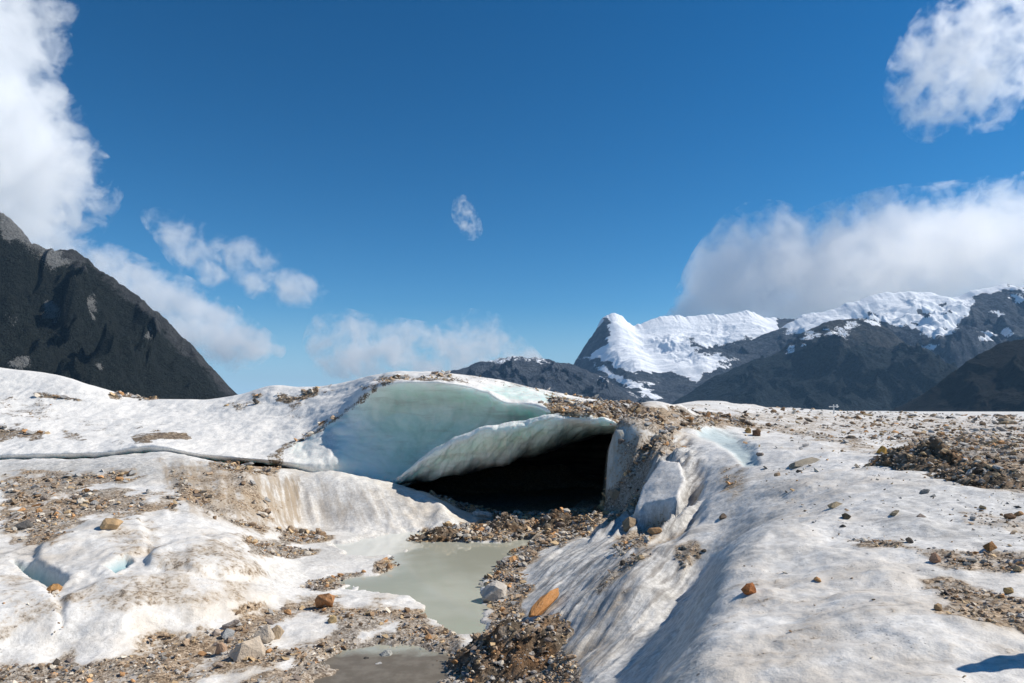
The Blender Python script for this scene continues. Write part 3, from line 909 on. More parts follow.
# the thick flake of ice that roofs the opening
LG = [  # px, rim row, rim distance, row where the painted cave shade begins
    (392, 481, 33.8, 485), (402, 474.5, 32.7, 482), (416, 462, 32.2, 480), (431, 451, 31.8, 478), (456, 437, 31.4, 474), (487, 425.5, 31.2, 467), (508, 423, 31.1, 463),
    (527, 419.5, 31.0, 456), (555, 413.5, 30.9, 447), (585, 415.5, 30.9, 438), (603, 418.5, 30.9, 434), (618, 424, 31.2, 432), (630, 430, 31.8, 436)]
lp = np.array([s[0] for s in LG], float)
NL = 420
lx = np.linspace(lp[0], lp[-1], NL)
rimp = hermite(lx, lp, np.array([s[1] for s in LG], float)) + 1.5 * fbm(lx * .05, lx * 0, 5, 401, gain=.5) + .35 * noise2(lx * .25, lx * 0, 402)
rimY = hermite(lx, lp, np.array([s[2] for s in LG], float))
low = hermite(lx, lp, np.array([s[3] for s in LG], float))
kk = [np.stack(at_depth(lx, rimp + 7, rimY + 4.2), -1), np.stack(at_depth(lx, rimp + .8, rimY + .45), -1), np.stack(at_depth(lx, rimp, rimY), -1),
      np.stack(at_depth(lx, rimp * .88 + low * .12 + .5, rimY - .16), -1), np.stack(at_depth(lx, rimp * .45 + low * .55, rimY + .55), -1),
      np.stack(at_depth(lx, low, rimY + 2.0), -1)]
e = kk[-1]
kk.append(np.stack([e[:, 0] * 1.10, e[:, 1] + 4, e[:, 2] - .05], -1))
kk.append(np.stack([e[:, 0] * 1.32, np.full(NL, 48.0), e[:, 2] + .2], -1))
KA = np.stack(kk, 0)
rw = np.concatenate([np.linspace(0, 1, 10, endpoint=False), np.linspace(1, 3, 30, endpoint=False), np.linspace(3, 5, 60, endpoint=False), np.linspace(5, 7, 40)])
LV2 = np.empty((len(rw), NL, 3))
for a in range(3):
    ka = KA[:, :, a]
    d = np.diff(ka, axis=0)
    mm = np.zeros_like(ka)
    mm[1:-1] = np.where(d[:-1] * d[1:] > 0, 2 * d[:-1] * d[1:] / (d[:-1] + d[1:] + 1e-12), 0)
    mm[0], mm[-1] = d[0], d[-1]
    k = np.clip(np.floor(rw).astype(int), 0, len(KA) - 2)
    t = (rw - k)[:, None]
    LV2[:, :, a] = ((1 + 2 * t) * (1 - t) ** 2) * ka[k] + t * (1 - t) ** 2 * mm[k] + t * t * (3 - 2 * t) * ka[k + 1] + t * t * (t - 1) * mm[k + 1]
nr = np.cross(np.gradient(LV2, axis=1), np.gradient(LV2, axis=0))
nr /= np.linalg.norm(nr, axis=2, keepdims=True) + 1e-9
RL = np.broadcast_to(rw[:, None], LV2.shape[:2])
XL = np.broadcast_to(lx[None], LV2.shape[:2])
a_, b_ = LV2[..., 0], RL * .85 + LV2[..., 0] * .3
LV2 = LV2 + nr * ((0.13 * fbm(a_ * .6, b_ * .9, 5, 411) - .15 * np.abs(noise2(a_ * .6, b_ * .6, 415)) - .08 * np.abs(noise2(a_ * 1.7, b_ * 1.9, 416))) * sstep(2.0, 3.0, RL))[..., None]
lg = sstep(2.3, 3.9, RL)
lz = np.stack([.85 * sstep(545, 575, XL) * sstep(3.0, 2.4, RL) * 1.0 + .25 * sstep(2.6, 2.2, RL),
               (.25 + .75 * lg), sstep(3.4, 4.8, RL) * (.12 + .8 * sstep(500, 600, XL)), sstep(4.15 - 1.1 * sstep(480, 600, XL), 5.05, RL + .25 * fbm(a_ * .7, b_ * 1.4, 4, 431))], -1)  # last channel paints cave shade up the lower flake
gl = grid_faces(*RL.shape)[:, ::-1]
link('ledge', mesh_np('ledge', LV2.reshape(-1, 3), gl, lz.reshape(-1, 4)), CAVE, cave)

# ================================================================ mountains
def mountain(name, sky, Yc, depth, mat, zonefn, seed, amp=0.16, freq=1.0, nx=620, nt=230, base=-40.0, prof=1.15, back=0.5, crest_px=1.2, fine=.14, soft_snow=0.0):
    q = np.array(sky, float)
    px = np.linspace(q[0, 0], q[-1, 0], nx)
    py = hermite(px, q[:, 0], q[:, 1]) if len(q) > 2 else np.interp(px, q[:, 0], q[:, 1])
    yc = np.interp(px, [q[0, 0], q[-1, 0]], Yc) if isinstance(Yc, tuple) else np.full(nx, float(Yc))
    mpp = yc / F
    py_s = py
    py = py + crest_px * (1.6 * fbm(px * 0.035 * freq, px * 0 + seed, 5, seed + 1, gain=.62))
    xc, _, zj = at_depth(px, py, yc)
    xc, _, zc = at_depth(px, py_s, yc)
    t = np.concatenate([np.linspace(0, 1, nt), 1 + np.linspace(0, 1, 36)[1:]])
    T, XC = np.meshgrid(t, xc, indexing='ij')
    ZC = np.broadcast_to(zc[None], T.shape)
    YC = np.broadcast_to(yc[None], T.shape)
    f = np.where(T <= 1, np.clip(T, 0, 1) ** prof, np.clip(2 - T, 0, 1) ** 1.0)
    Y = np.where(T <= 1, YC - depth * (1 - T), YC + depth * back * (T - 1))
    hgt = np.maximum(ZC - base, 10)
    u, v = XC / (depth * 0.36) * freq, Y / (depth * 0.48) * freq
    r = ridged(u + .3 * fbm(u, v, 4, seed + 5), v + .3 * fbm(u, v, 4, seed + 6), 7, seed + 9, gain=.56) - 0.95 + fine * fbm(u * 4, v * (9 if soft_snow > .5 else 5), 5, seed + 12, gain=.6)
    r = r * (1 - soft_snow) + soft_snow * .9 * fbm(u * 1.1 + .4 * fbm(u, v, 3, seed + 7), v * 3.0, 7, seed + 40, gain=.56)
    env = np.where(T <= 1, np.clip(T * 4, 0, 1) * np.clip((1 - T) * 5 + 0.02, 0, 1), 0.0)
    hl = .3 * hgt.max() + .7 * hgt
    Z = base + hgt * f + r * env * amp * hl * np.clip(hgt / hgt.max() * 4, 0, 1) + np.broadcast_to((zj - zc)[None], T.shape) * np.clip(1 - np.abs(1 - T) * 9, 0, 1) ** 1.5
    X = XC + 0.25 * env * amp * hgt.max() * fbm(u * 2, v * 2, 3, seed + 20)
    pxx, pyy = project(X, Y, Z)
    k1, k2 = fbm(X / depth * 9, Z / depth * 9 + Y / depth * 4, 5, seed + 30, gain=.65), fbm(X / depth * 9, Z / depth * 9 + Y / depth * 4, 5, seed + 31, gain=.65)
    pxx, pyy = pxx + 6 * k1, pyy + 6 * k2
    z = zonefn(pxx, pyy, X, Y, Z, f, r)
    g = grid_faces(*T.shape)
    me = mesh_np(name, np.stack([X, Y, Z], -1).reshape(-1, 3), g, z.reshape(-1, 4))
    return tag(link(name, me, mat), kind='structure')


def zpack(s, v, p):
    s, v, p = np.broadcast_arrays(s, v, p)
    return np.stack([s, v, p, np.ones_like(s)], -1).astype(np.float32)


def blobs(px, py, lst):
    o = np.zeros(px.shape)
    for x, y, rx, ry in lst:
        o = np.maximum(o, 1 - sstep(0.55, 1.2, np.hypot((px - x) / rx, (py - y) / ry)))
    return o


M_LEFT = mountain_material('forest_slope', (0.055, 0.057, 0.06), (0.10, 0.10, 0.10), (0.0085, 0.0102, 0.0092), scale=3.2)
M_FAR = mountain_material('far_rock', (0.048, 0.064, 0.094), (0.105, 0.118, 0.14), (0.03, 0.038, 0.03))
M_MID = mountain_material('wooded_ridge', (0.030, 0.038, 0.050), (0.085, 0.083, 0.08), (0.0045, 0.0080, 0.0105), scale=1.3)
M_DARK = mountain_material('dark_slope', (0.015, 0.016, 0.018), (0.03, 0.03, 0.03), (0.0015, 0.002, 0.0024), scale=2.0)


def z_left(px, py, X, Y, Z, f, r):
    top = sstep(30, 0, py - np.interp(px, [0, 50, 85, 120, 228], [211, 251, 256, 281, 385]))
    pale = blobs(px, py, [(20, 362, 14, 9), (95, 305, 6, 14), (50, 310, 8, 10), (100, 365, 6, 5), (12, 318, 9, 5), (8, 232, 10, 12), (150, 333, 4, 4), (60, 262, 14, 5)])
    return zpack(0 * px, 0.95 - .62 * top - .2 * np.clip(r, 0, 1), np.clip(.30 * pale + .3 * top * (px < 60) + .31, 0, 1))


def z_low(px, py, X, Y, Z, f, r):
    s = sstep(368, 357, py) * .52 + .42 * blobs(px, py, [(620, 378, 30, 10), (640, 390, 16, 10)])
    return zpack(np.clip(s, 0, 1), .12 + .2 * (1 - f), .25 * np.ones_like(px))


def z_snow(px, py, X, Y, Z, f, r):
    lim = np.interp(px, [560, 576, 600, 630, 662, 693, 711, 743, 775, 800, 860], [352, 356, 362, 370, 374, 381, 371, 362, 362, 352, 340])
    s = sstep(5, -7, py - lim)
    s = np.maximum(s, .75 * poly_mask(px, py, [(590, 366), (612, 371), (640, 380), (660, 392), (655, 397), (632, 388), (600, 374)], 3))
    rock = np.maximum.reduce([.8 * poly_mask(px, py, [(684, 338), (700, 345), (725, 344), (745, 334), (765, 345), (770, 356), (750, 364), (725, 360), (700, 353)], 4),
                              poly_mask(px, py, [(776, 316), (795, 312), (802, 335), (798, 362), (784, 362), (782, 338)], 3),
                              1.0 * poly_mask(px, py, [(578, 354), (592, 334), (601, 318), (606, 318), (607, 331), (600, 342), (590, 356)], 2),
                              .55 * poly_mask(px, py, [(722, 310), (732, 302), (744, 305), (750, 312), (735, 315)], 4)])
    return zpack(np.clip(s * (1 - rock), 0, 1), 0 * px, .35 + 0 * px)


def z_right(px, py, X, Y, Z, f, r):
    lim = np.interp(px, [780, 800, 850, 880, 910, 950, 965, 980, 1000, 1040], [330, 338, 330, 318, 332, 340, 318, 296, 291, 290])
    s = sstep(6, -9, py - lim) * .95
    s = np.maximum(s, .62 * blobs(px, py, [(900, 348, 12, 10), (925, 345, 16, 5), (988, 336, 12, 6), (1000, 312, 8, 4), (1015, 298, 12, 4), (915, 365, 6, 4), (990, 308, 6, 4), (1010, 330, 10, 5)]))
    rock = blobs(px, py, [(944, 307, 9, 4), (925, 313, 8, 3), (912, 322, 7, 3), (870, 326, 8, 5)])
    return zpack(np.clip(s - .9 * rock, 0, 1), .1 + 0 * px, .25 + 0 * px)


def z_mid(px, py, X, Y, Z, f, r):
    s = .56 * blobs(px, py, [(803, 340, 10, 5), (815, 335, 14, 4), (838, 333, 18, 4), (850, 326, 12, 5), (790, 348, 5, 5), (872, 322, 12, 4)]) + .5 * sstep(324, 316, py)
    v = sstep(335, 360, py)
    return zpack(np.clip(s, 0, 1), v * .95, .18 + .1 * (1 - v))


def z_dark(px, py, X, Y, Z, f, r):
    return zpack(0 * px, .98 + 0 * px, .05 + 0 * px)


def poly_mask(px, py, poly, soft):
    return sstep(-soft, soft, poly_sd(px, py, poly))


mountain('near_mountain', [(-420, 60), (-200, 110), (-90, 160), (-30, 193), (0, 211), (20, 228), (35, 243), (52, 251), (70, 249), (86, 257), (100, 270), (120, 282), (150, 306), (175, 328), (200, 354), (215, 371), (229, 387), (245, 402), (275, 420)],
         (1500, 1500), 620, M_LEFT, z_left, 500, amp=.13, freq=1.5, nx=700, nt=240, prof=1.0, crest_px=1.4)
mountain('low_ridge', [(380, 405), (420, 385), (452, 371), (480, 362), (515, 357), (545, 359), (568, 363), (592, 373), (620, 386), (648, 402), (670, 415)],
         4600, 1300, M_FAR, z_low, 520, amp=.20, fine=.22, nx=420, nt=150)
mountain('snow_mountain', [(520, 415), (560, 385), (577, 360), (584, 347), (593, 333), (603, 319), (612, 315), (621, 318), (632, 324), (650, 319), (672, 316), (700, 317), (724, 312), (742, 311), (765, 317), (785, 319), (810, 315), (850, 320), (900, 340)],
         7200, 2600, M_FAR, z_snow, 540, amp=.075, fine=.14, soft_snow=.85, crest_px=2.0, nx=640, nt=260, prof=1.25)
mountain('right_mountain', [(740, 345), (775, 330), (800, 318), (830, 310), (850, 303), (876, 294), (905, 291), (930, 293), (955, 297), (975, 289), (1000, 285), (1030, 287), (1100, 275), (1200, 300), (1350, 320)],
         6400, 2000, M_FAR, z_right, 560, amp=.15, fine=.2, soft_snow=.75, nx=640, nt=240, prof=1.2)
mountain('wooded_ridge', [(620, 425), (675, 402), (700, 385), (720, 373), (748, 362), (775, 354), (792, 342), (803, 332), (820, 324), (842, 319), (864, 319), (882, 325), (900, 342), (915, 362), (930, 385), (950, 412), (960, 422)],
         4900, 1500, M_MID, z_mid, 580, amp=.14, fine=.24, nx=520, nt=220)
mountain('dark_mountain', [(860, 428), (905, 409), (930, 390), (960, 367), (985, 351), (1005, 342), (1024, 338), (1080, 322), (1200, 290), (1400, 270)],
         (2700, 2300), 800, M_DARK, z_dark, 600, amp=.10, freq=1.3, nx=420, nt=150)

# ================================================================ clouds
CLOUD_Y = 12800.0


def cloud(label, axis, st, dens, feat, amp, thick, seed, dy=0.0, soft=0.25, thr=0.05, step=75.0, group=None, g=0.0, cap=1.0):
    """st: (pixel along the axis, pixel of the middle line, half width in pixels)"""
    Yd = CLOUD_Y + dy
    q = np.array(st, float)
    mpp = Yd / F
    if axis == 'x':
        a, _, _ = at_depth(q[:, 0], q[:, 0] * 0 + 300, Yd)
        _, _, c = at_depth(q[:, 0], q[:, 1], Yd)
    else:
        _, _, a = at_depth(q[:, 0] * 0 + 300, q[:, 0], Yd)
        c, _, _ = at_depth(q[:, 1], q[:, 0], Yd)
        a, c, q = a[::-1], c[::-1], q[::-1]
    hh = q[:, 2] * mpp
    a0, a1 = a[0], a[-1]
    c0, c1 = float((c - hh).min()), float((c + hh).max())
    h1 = float(hh.max())
    oa, oc = 0.5 * (a0 + a1), 0.5 * (c0 + c1)
    # snug closed shell
    n1, n2 = 60, 28
    sa = np.linspace(a0, a1, n1)
    sc, sh = np.interp(sa, a, c), np.interp(sa, a, hh)
    end = np.sqrt(np.clip(1 - np.abs(np.linspace(-1, 1, n1)) ** 6, 0.02, 1))
    an = np.linspace(0, 2 * PI, n2, endpoint=False)
    R1 = (sh * end)[:, None] * 1.3
    av = np.broadcast_to((sa - oa)[:, None], (n1, n2))
    cv_ = (sc - oc)[:, None] + R1 * np.cos(an)[None]
    yv = thick * 1.2 * (0.35 + 0.65 * (sh / h1)[:, None]) * end[:, None] * np.sin(an)[None]
    V = np.stack([av, yv, cv_], -1) if axis == 'x' else np.stack([cv_, yv, av], -1)
    V = V.reshape(-1, 3)
    fs = []
    for i in range(n1 - 1):
        for j in range(n2):
            k = (j + 1) % n2
            fs.append((i * n2 + j, i * n2 + k, (i + 1) * n2 + k, (i + 1) * n2 + j))
    fs.append(tuple(range(n2)))
    fs.append(tuple(range((n1 - 1) * n2, n1 * n2)))
    me = bpy.data.meshes.new('cloud')
    me.from_pydata(V.tolist(), [], fs)
    bm = bmesh.new(); bm.from_mesh(me)
    bmesh.ops.recalc_face_normals(bm, faces=bm.faces)
    bm.to_mesh(me); bm.free()
    m = NT('cloud_vapour')
    tc = m.n('ShaderNodeTexCoord').outputs['Object']
    sx = m.n('ShaderNodeSeparateXYZ'); m.t.links.new(tc, sx.inputs[0])
    A_, C_ = (sx.outputs[0], sx.outputs[2]) if axis == 'x' else (sx.outputs[2], sx.outputs[0])
    un = m.math('DIVIDE', m.math('ADD', A_, float(oa - a0)), float(a1 - a0), clamp=True)

    def curve(vals, lo_, hi_):
        nd = m.n('ShaderNodeFloatCurve')
        cu_ = nd.mapping.curves[0]
        xs = (a - a0) / (a1 - a0)
        ys = (vals - lo_) / (hi_ - lo_)
        cu_.points[0].location = (float(xs[0]), float(ys[0]))
        cu_.points[1].location = (float(xs[-1]), float(ys[-1]))
        for x_, y_ in zip(xs[1:-1], ys[1:-1]):
            cu_.points.new(float(x_), float(y_))
        for p_ in cu_.points:
            p_.handle_type = 'AUTO_CLAMPED'
        nd.mapping.update()
        m.set(nd.inputs['Value'], un)
        return m.math('ADD', m.math('MULTIPLY', nd.outputs[0], float(hi_ - lo_)), float(lo_))
    mid_ = curve(c - oc, c0 - oc, c1 - oc)
    hw = curve(hh, 0.0, h1)
    e1 = m.math('DIVIDE', m.math('SUBTRACT', C_, mid_), hw)
    tw = m.math('ADD', 0.35 * thick, m.math('MULTIPLY', hw, 0.65 * thick / h1))
    e2 = m.math('DIVIDE', sx.outputs[1], tw)
    ea = m.math('POWER', m.math('ABSOLUTE', m.math('SUBTRACT', m.math('MULTIPLY', un, 2.0), 1.0)), 6.0)
    rr = m.math('SQRT', m.math('ADD', m.math('ADD', m.math('MULTIPLY', e1, e1), m.math('MULTIPLY', e2, e2)), ea))
    fld = m.math('MINIMUM', m.math('SUBTRACT', 1.0, rr), cap)
    off = m.vmath('ADD', tc, (seed * 713.0, seed * 377.0, seed * 191.0))
    ns = m.noise(off, 1.0 / feat, 8, 0.62, 0.35)
    ff = m.math('ADD', fld, m.math('MULTIPLY', m.math('SUBTRACT', ns, 0.5), amp))
    dn = m.math('MULTIPLY', m.step(ff, thr, thr + soft), dens)
    vol = m.n('ShaderNodeVolumePrincipled')
    vol.inputs['Color'].default_value = (1.0, 1.0, 1.0, 1)
    m.set(vol.inputs['Density'], dn)
    vol.inputs['Anisotropy'].default_value = g
    m.t.links.new(vol.outputs[0], m.out.inputs['Volume'])
    m.mat.cycles.volume_sampling = 'MULTIPLE_IMPORTANCE'
    dims = V.max(0) - V.min(0)
    m.mat.cycles.volume_step_rate = float(step / (dims.min() / 10.0))
    o = link('cloud', me, m.mat)
    o.location = (oa, Yd, oc) if axis == 'x' else (oc, Yd, oa)
    return tag(o, label, 'cloud', group)


CLOUDS = True
if CLOUDS:
    cloud('tall white cloud towering over the dark forested slope', 'z',
          [(-70, -20, 75), (-30, -20, 70), (0, -30, 60), (30, -28, 62), (70, -30, 70), (110, -26, 78), (150, -14, 88), (175, -8, 86), (200, -10, 76), (230, -10, 62), (265, -5, 50), (300, -10, 50)], .0015, 620, 3.0, 2300, 1, cap=.7)
    cloud('thin slanting streak of cloud in the blue above the low grey cloud', 'x',
          [(138, 216, 12), (156, 226, 18), (178, 242, 25), (200, 256, 30), (225, 260, 22), (255, 268, 26), (285, 282, 24), (310, 292, 18), (332, 296, 10)], .0028, 480, 4.6, 700, 2, g=0, cap=.2, soft=1.0)
    cloud('soft low cloud sloping down behind the forested mountain', 'x',
          [(80, 252, 18), (112, 274, 26), (150, 298, 31), (190, 320, 34), (225, 335, 30), (252, 345, 22), (285, 350, 12)], .0019, 430, 3.8, 1300, 3, g=0, cap=.35, soft=.5)
    cloud('ragged low cloud bank above the crest of the ice dome', 'x',
          [(306, 350, 16), (328, 346, 31), (350, 350, 33), (380, 354, 29), (410, 354, 27), (440, 358, 26), (472, 352, 33), (500, 352, 30), (520, 358, 20), (545, 362, 10)], .0026, 480, 5.0, 1400, 4, g=.1, cap=.12, soft=.9)
    cloud('tiny lone wisp of cloud high in the open blue sky', 'x',
          [(450, 212, 6), (457, 212, 14), (466, 218, 17), (475, 224, 13), (483, 228, 6)], .0024, 150, 6.0, 500, 5, step=40, g=.1, cap=.05, soft=1.0)
    cloud('broken white cloud at the upper corner of the sky', 'x',
          [(914, 66, 26), (934, 64, 50), (958, 66, 60), (985, 54, 66), (1012, 40, 74), (1045, 34, 74), (1085, 30, 40)], .0019, 430, 4.6, 1600, 6, g=.65, cap=.25, soft=.8)
    cloud('long bright cloud bank resting on the snowy mountains', 'x',
          [(652, 322, 10), (676, 320, 16), (700, 296, 44), (722, 278, 52), (750, 280, 54), (780, 288, 52), (815, 280, 56), (850, 272, 56), (890, 268, 56), (930, 262, 54), (970, 256, 54), (1010, 254, 54), (1045, 254, 50), (1085, 256, 40)], .0013, 540, 4.0, 2600, 7, g=.7, cap=.42, soft=.28)

# ================================================================ rocks
def hull_rock(seed, npts=16, flat=1.0, detail=True):
    r = np.random.default_rng(seed)
    bm = bmesh.new()
    for _ in range(npts):
        v = r.normal(size=3)
        v /= np.linalg.norm(v)
        v *= 0.5 * (0.82 + 0.25 * r.random())
        bm.verts.new((v[0], v[1], v[2] * flat))
    res = bmesh.ops.convex_hull(bm, input=bm.verts)
    junk = list({g for g in res['geom_interior'] + res['geom_unused'] if isinstance(g, bmesh.types.BMVert)})
    if junk:
        bmesh.ops.delete(bm, geom=junk, context='VERTS')
    if detail:
        bmesh.ops.dissolve_limit(bm, angle_limit=math.radians(14), verts=bm.verts, edges=bm.edges)
        bmesh.ops.bevel(bm, geom=list(bm.edges), offset=0.028, segments=2, profile=0.6, affect='EDGES', clamp_overlap=True)
        bmesh.ops.triangulate(bm, faces=bm.faces)
        bmesh.ops.subdivide_edges(bm, edges=[e for e in bm.edges if e.calc_length() > .16], cuts=1)
        for v in bm.verts:
            c = v.co
            k = 0.028 * float(fbm(np.array([c.x * 4 + seed + c.z * 3]), np.array([c.y * 4 + c.z * 2.5]), 3, 700)[0])
            v.co += c.normalized() * k
    bmesh.ops.recalc_face_normals(bm, faces=bm.faces)
    me = bpy.data.meshes.new('stone')
    bm.to_mesh(me)
    bm.free()
    return me


PROTO = []
for k in range(14):
    me = hull_rock(40 + k, 15 + (k * 3) % 10, 0.75)
    for p in me.polygons:
        p.use_smooth = False
    me.materials.append(ROCK)
    PROTO.append(me)

# one surface for finding where things rest
allv = np.concatenate([LV, UVf])
gl0 = grid_faces(*LX.shape)
keep = (LY.reshape(-1)[gl0[:, 0]] > 1) & (LY.reshape(-1)[gl0[:, 0]] < 130)
allf = np.concatenate([gl0[keep], gf.reshape(-1, 4) + len(LV)])
BVH = BVHTree.FromPolygons(allv.tolist(), allf.tolist(), all_triangles=False)


def hit(px, py):
    dx, dz = ray(px, py)
    d = Vector((float(dx), 1.0, float(dz))).normalized()
    loc, nrm, idx, dist = BVH.ray_cast(Vector((0, 0, CAMZ)), d, 400)
    return loc, nrm


def stone_obj(name, me, loc, scale, rot, col):
    o = bpy.data.objects.new(name, me)
    COL.objects.link(o)
    o.location = loc
    o.scale = scale
    o.rotation_euler = rot
    o.color = (*col, 1)
    return o


ORANGE, TAN, PALE, GREYS, BROWN, DARK = (0.46, 0.22, 0.08), (0.40, 0.29, 0.17), (0.46, 0.41, 0.34), (0.27, 0.26, 0.245), (0.21, 0.14, 0.085), (0.075, 0.062, 0.05)
UNIQUE = [  # px, py of the foot, width px, height px, depth factor, colour, turn, proto, name, label, category
    (545, 613, 36, 22, .42, ORANGE, .95, 3, 'rock_slab', 'long bright orange rock slab on the streaked ice slope beside the pool', 'rock'),
    (752, 594, 15, 9, .8, (0.40, 0.15, 0.05), .3, 5, 'rock', 'rust orange rock lying alone on smooth white ice hump', 'rock'),
    (809, 465, 40, 10, .8, (0.30, 0.26, 0.20), .1, 6, 'boulder', 'wide flat grey brown boulder sitting on the open white ice', 'boulder'),
    (495, 602, 28, 18, .8, (0.48, 0.44, 0.39), .4, 2, 'boulder', 'pale grey boulder on the stony edge of the pool', 'boulder'),
    (630, 530, 15, 13, .8, (0.30, 0.22, 0.14), .2, 7, 'rock', 'blocky brown rock perched at the top of the streaked ice slope', 'rock'),
    (656, 535, 15, 7, .7, (0.40, 0.24, 0.12), -.3, 9, 'rock', 'small flat reddish brown rock next to the blocky brown rock', 'rock'),
    (323, 609, 19, 17, .8, (0.40, 0.20, 0.09), .5, 4, 'rock', 'upright rust brown rock in the gravel left of the pool', 'rock'),
    (246, 661, 34, 19, .6, (0.50, 0.42, 0.33), .5, 1, 'boulder', 'large pale beige slab of rock in the foreground gravel', 'boulder'),
    (261, 644, 19, 18, .9, (0.48, 0.41, 0.33), .1, 6, 'boulder', 'rounded pale boulder just behind the large beige slab', 'boulder'),
    (277, 640, 14, 14, .6, (0.45, 0.35, 0.24), .8, 8, 'rock', 'tan wedge shaped rock at the edge of the foreground ice patch', 'rock'),
    (229, 630, 17, 11, .8, (0.42, 0.37, 0.33), .2, 10, 'rock', 'pinkish grey rock uppermost in the foreground rock cluster', 'rock'),
    (225, 640, 13, 10, .8, (0.36, 0.37, 0.37), .7, 11, 'rock', 'blue grey angular rock in the foreground rock cluster', 'rock'),
    (215, 637, 9, 7, .8, (0.50, 0.42, 0.35), .1, 12, 'rock', 'light tan rock at the outer side of the foreground rock cluster', 'rock'),
    (220, 655, 11, 12, .7, (0.45, 0.30, 0.20), .4, 13, 'rock', 'salmon coloured rock below the foreground rock cluster', 'rock'),
    (332, 624, 10, 7, .8, (0.43, 0.32, 0.17), .9, 2, 'rock', 'yellowish rock below the upright rust brown rock', 'rock'),
    (109, 530, 19, 12, .8, (0.46, 0.31, 0.17), .3, 0, 'rock', 'tan orange rock at the edge of the gravel on the bank ice', 'rock'),
    (52, 594, 14, 9, .8, (0.42, 0.23, 0.09), .2, 3, 'rock', 'orange brown rock at the end of the blue crevice', 'rock'),
    (20, 530, 16, 9, .8, (0.13, 0.12, 0.11), .2, 6, 'rock', 'dark grey rock in the gravel above the blue crevice', 'rock'),
    (993, 551, 13, 8, .8, (0.32, 0.16, 0.06), .1, 1, 'rock', 'square rust brown rock in the upper gravel strip', 'rock'),
    (937, 563, 11, 9, .9, (0.42, 0.25, 0.16), .6, 5, 'rock', 'round pinkish brown rock at the edge of the upper gravel strip', 'rock'),
    (911, 544, 8, 6, .9, (0.10, 0.085, 0.07), .6, 7, 'rock', 'dark rounded rock standing on top of the upper gravel strip', 'rock'),
    (940, 612, 9, 8, .8, (0.44, 0.30, 0.17), .4, 9, 'rock', 'light tan rock at the tip of the lower gravel strip', 'rock'),
    (1010, 595, 9, 8, .8, (0.46, 0.33, 0.16), .4, 4, 'rock', 'yellow tan rock by the lower gravel strip near the edge', 'rock'),
    (848, 520, 9, 6, .9, (0.11, 0.09, 0.06), .2, 8, 'rock', 'small dark brown rock alone on ice below the flat boulder', 'rock'),
    (896, 516, 10, 6, .8, (0.34, 0.28, 0.19), .2, 10, 'rock', 'small pale brown rock alone on ice above the upper strip', 'rock'),
    (838, 507, 20, 6, .6, (0.36, 0.29, 0.19), .1, 11, 'rock', 'low flat tan rock on ice in front of the flat boulder', 'rock'),
    (884, 455, 12, 9, .8, (0.44, 0.26, 0.07), .2, 12, 'rock', 'ochre yellow rock beside the dark debris mound', 'rock'),
    (757, 437, 10, 7, .8, (0.14, 0.075, 0.045), .3, 13, 'rock', 'dark red brown rock above the blue melt channel', 'rock'),
    (749, 434, 7, 6, .8, (0.40, 0.25, 0.10), .3, 2, 'rock', 'small ochre rock touching the dark red brown rock', 'rock'),
    (1012, 520, 11, 6, .8, (0.20, 0.12, 0.07), .3, 3, 'rock', 'brown rock lying among sparse stones above the upper strip', 'rock'),
    (723, 520, 8, 6, .8, (0.16, 0.12, 0.09), .3, 6, 'rock', 'small dark rock near the brown silt stain on the ice', 'rock'),
    (617, 498, 13, 9, .7, (0.34, 0.27, 0.19), .2, 8, 'rock', 'tan block of rock tucked at the cave mouth wall', 'rock'),
    (387, 658, 13, 6, .7, (0.40, 0.40, 0.37), .2, 5, 'rock', 'flat pale grey stone lying in the wet mud', 'rock'),
    (365, 664, 7, 6, .8, (0.07, 0.065, 0.06), .2, 7, 'rock', 'small black stone lying in the wet mud', 'rock'),
    (378, 669, 9, 5, .8, (0.45, 0.44, 0.42), .5, 9, 'rock', 'small light grey stone in the wet mud beneath the flat pale one', 'rock'),
    (1008, 425, 15, 7, .8, (0.28, 0.24, 0.19), .3, 0, 'boulder', 'low grey brown boulder on the far moraine skyline', 'boulder'),
]
for (px, py, wpx, hpx, df, colr, rz, pk, nm, lab, cat) in UNIQUE:
    loc, nrm = hit(px, py - 1.0)
    if loc is None:
        continue
    sc = loc.y / F
    wx, hx = wpx * sc, hpx * sc
    me = PROTO[pk]
    dims = [max(v.co[i] for v in me.vertices) - min(v.co[i] for v in me.vertices) for i in range(3)]
    long = rz > .9
    o = stone_obj(nm, me, loc + Vector((0, wx * df * .3, hx * (0.30 if hpx > .45 * wpx else -.16))), (wx * (1.5 if long else 1) / dims[0], wx * df / dims[1], hx * (.55 if long else (1.12 if hpx > .45 * wpx else 1.5)) / dims[2]),
                  (0, -.30, .98) if long else ((0.12, -.1, rz) if hpx > .45 * wpx else (0, 0, rz)), colr)
    tag(o, lab, cat)


# a lump of old ice at the cave mouth and a thin marker on the skyline
loc, nrm = hit(482, 519)
me = PROTO[4].copy()
me.materials.clear()
me.materials.append(ICE)
o = stone_obj('ice_block', me, loc + Vector((0, .3, .16)), (1.1, .8, .62), (.1, .1, .4), (1, 1, 1))
tag(o, 'small pale lump of fallen ice at the cave mouth beside the white slope', 'ice block')
loc, nrm = hit(834, 414)
mm_ = NT('weathered_white')
mm_.principled((0.7, 0.7, 0.68), 0.6)


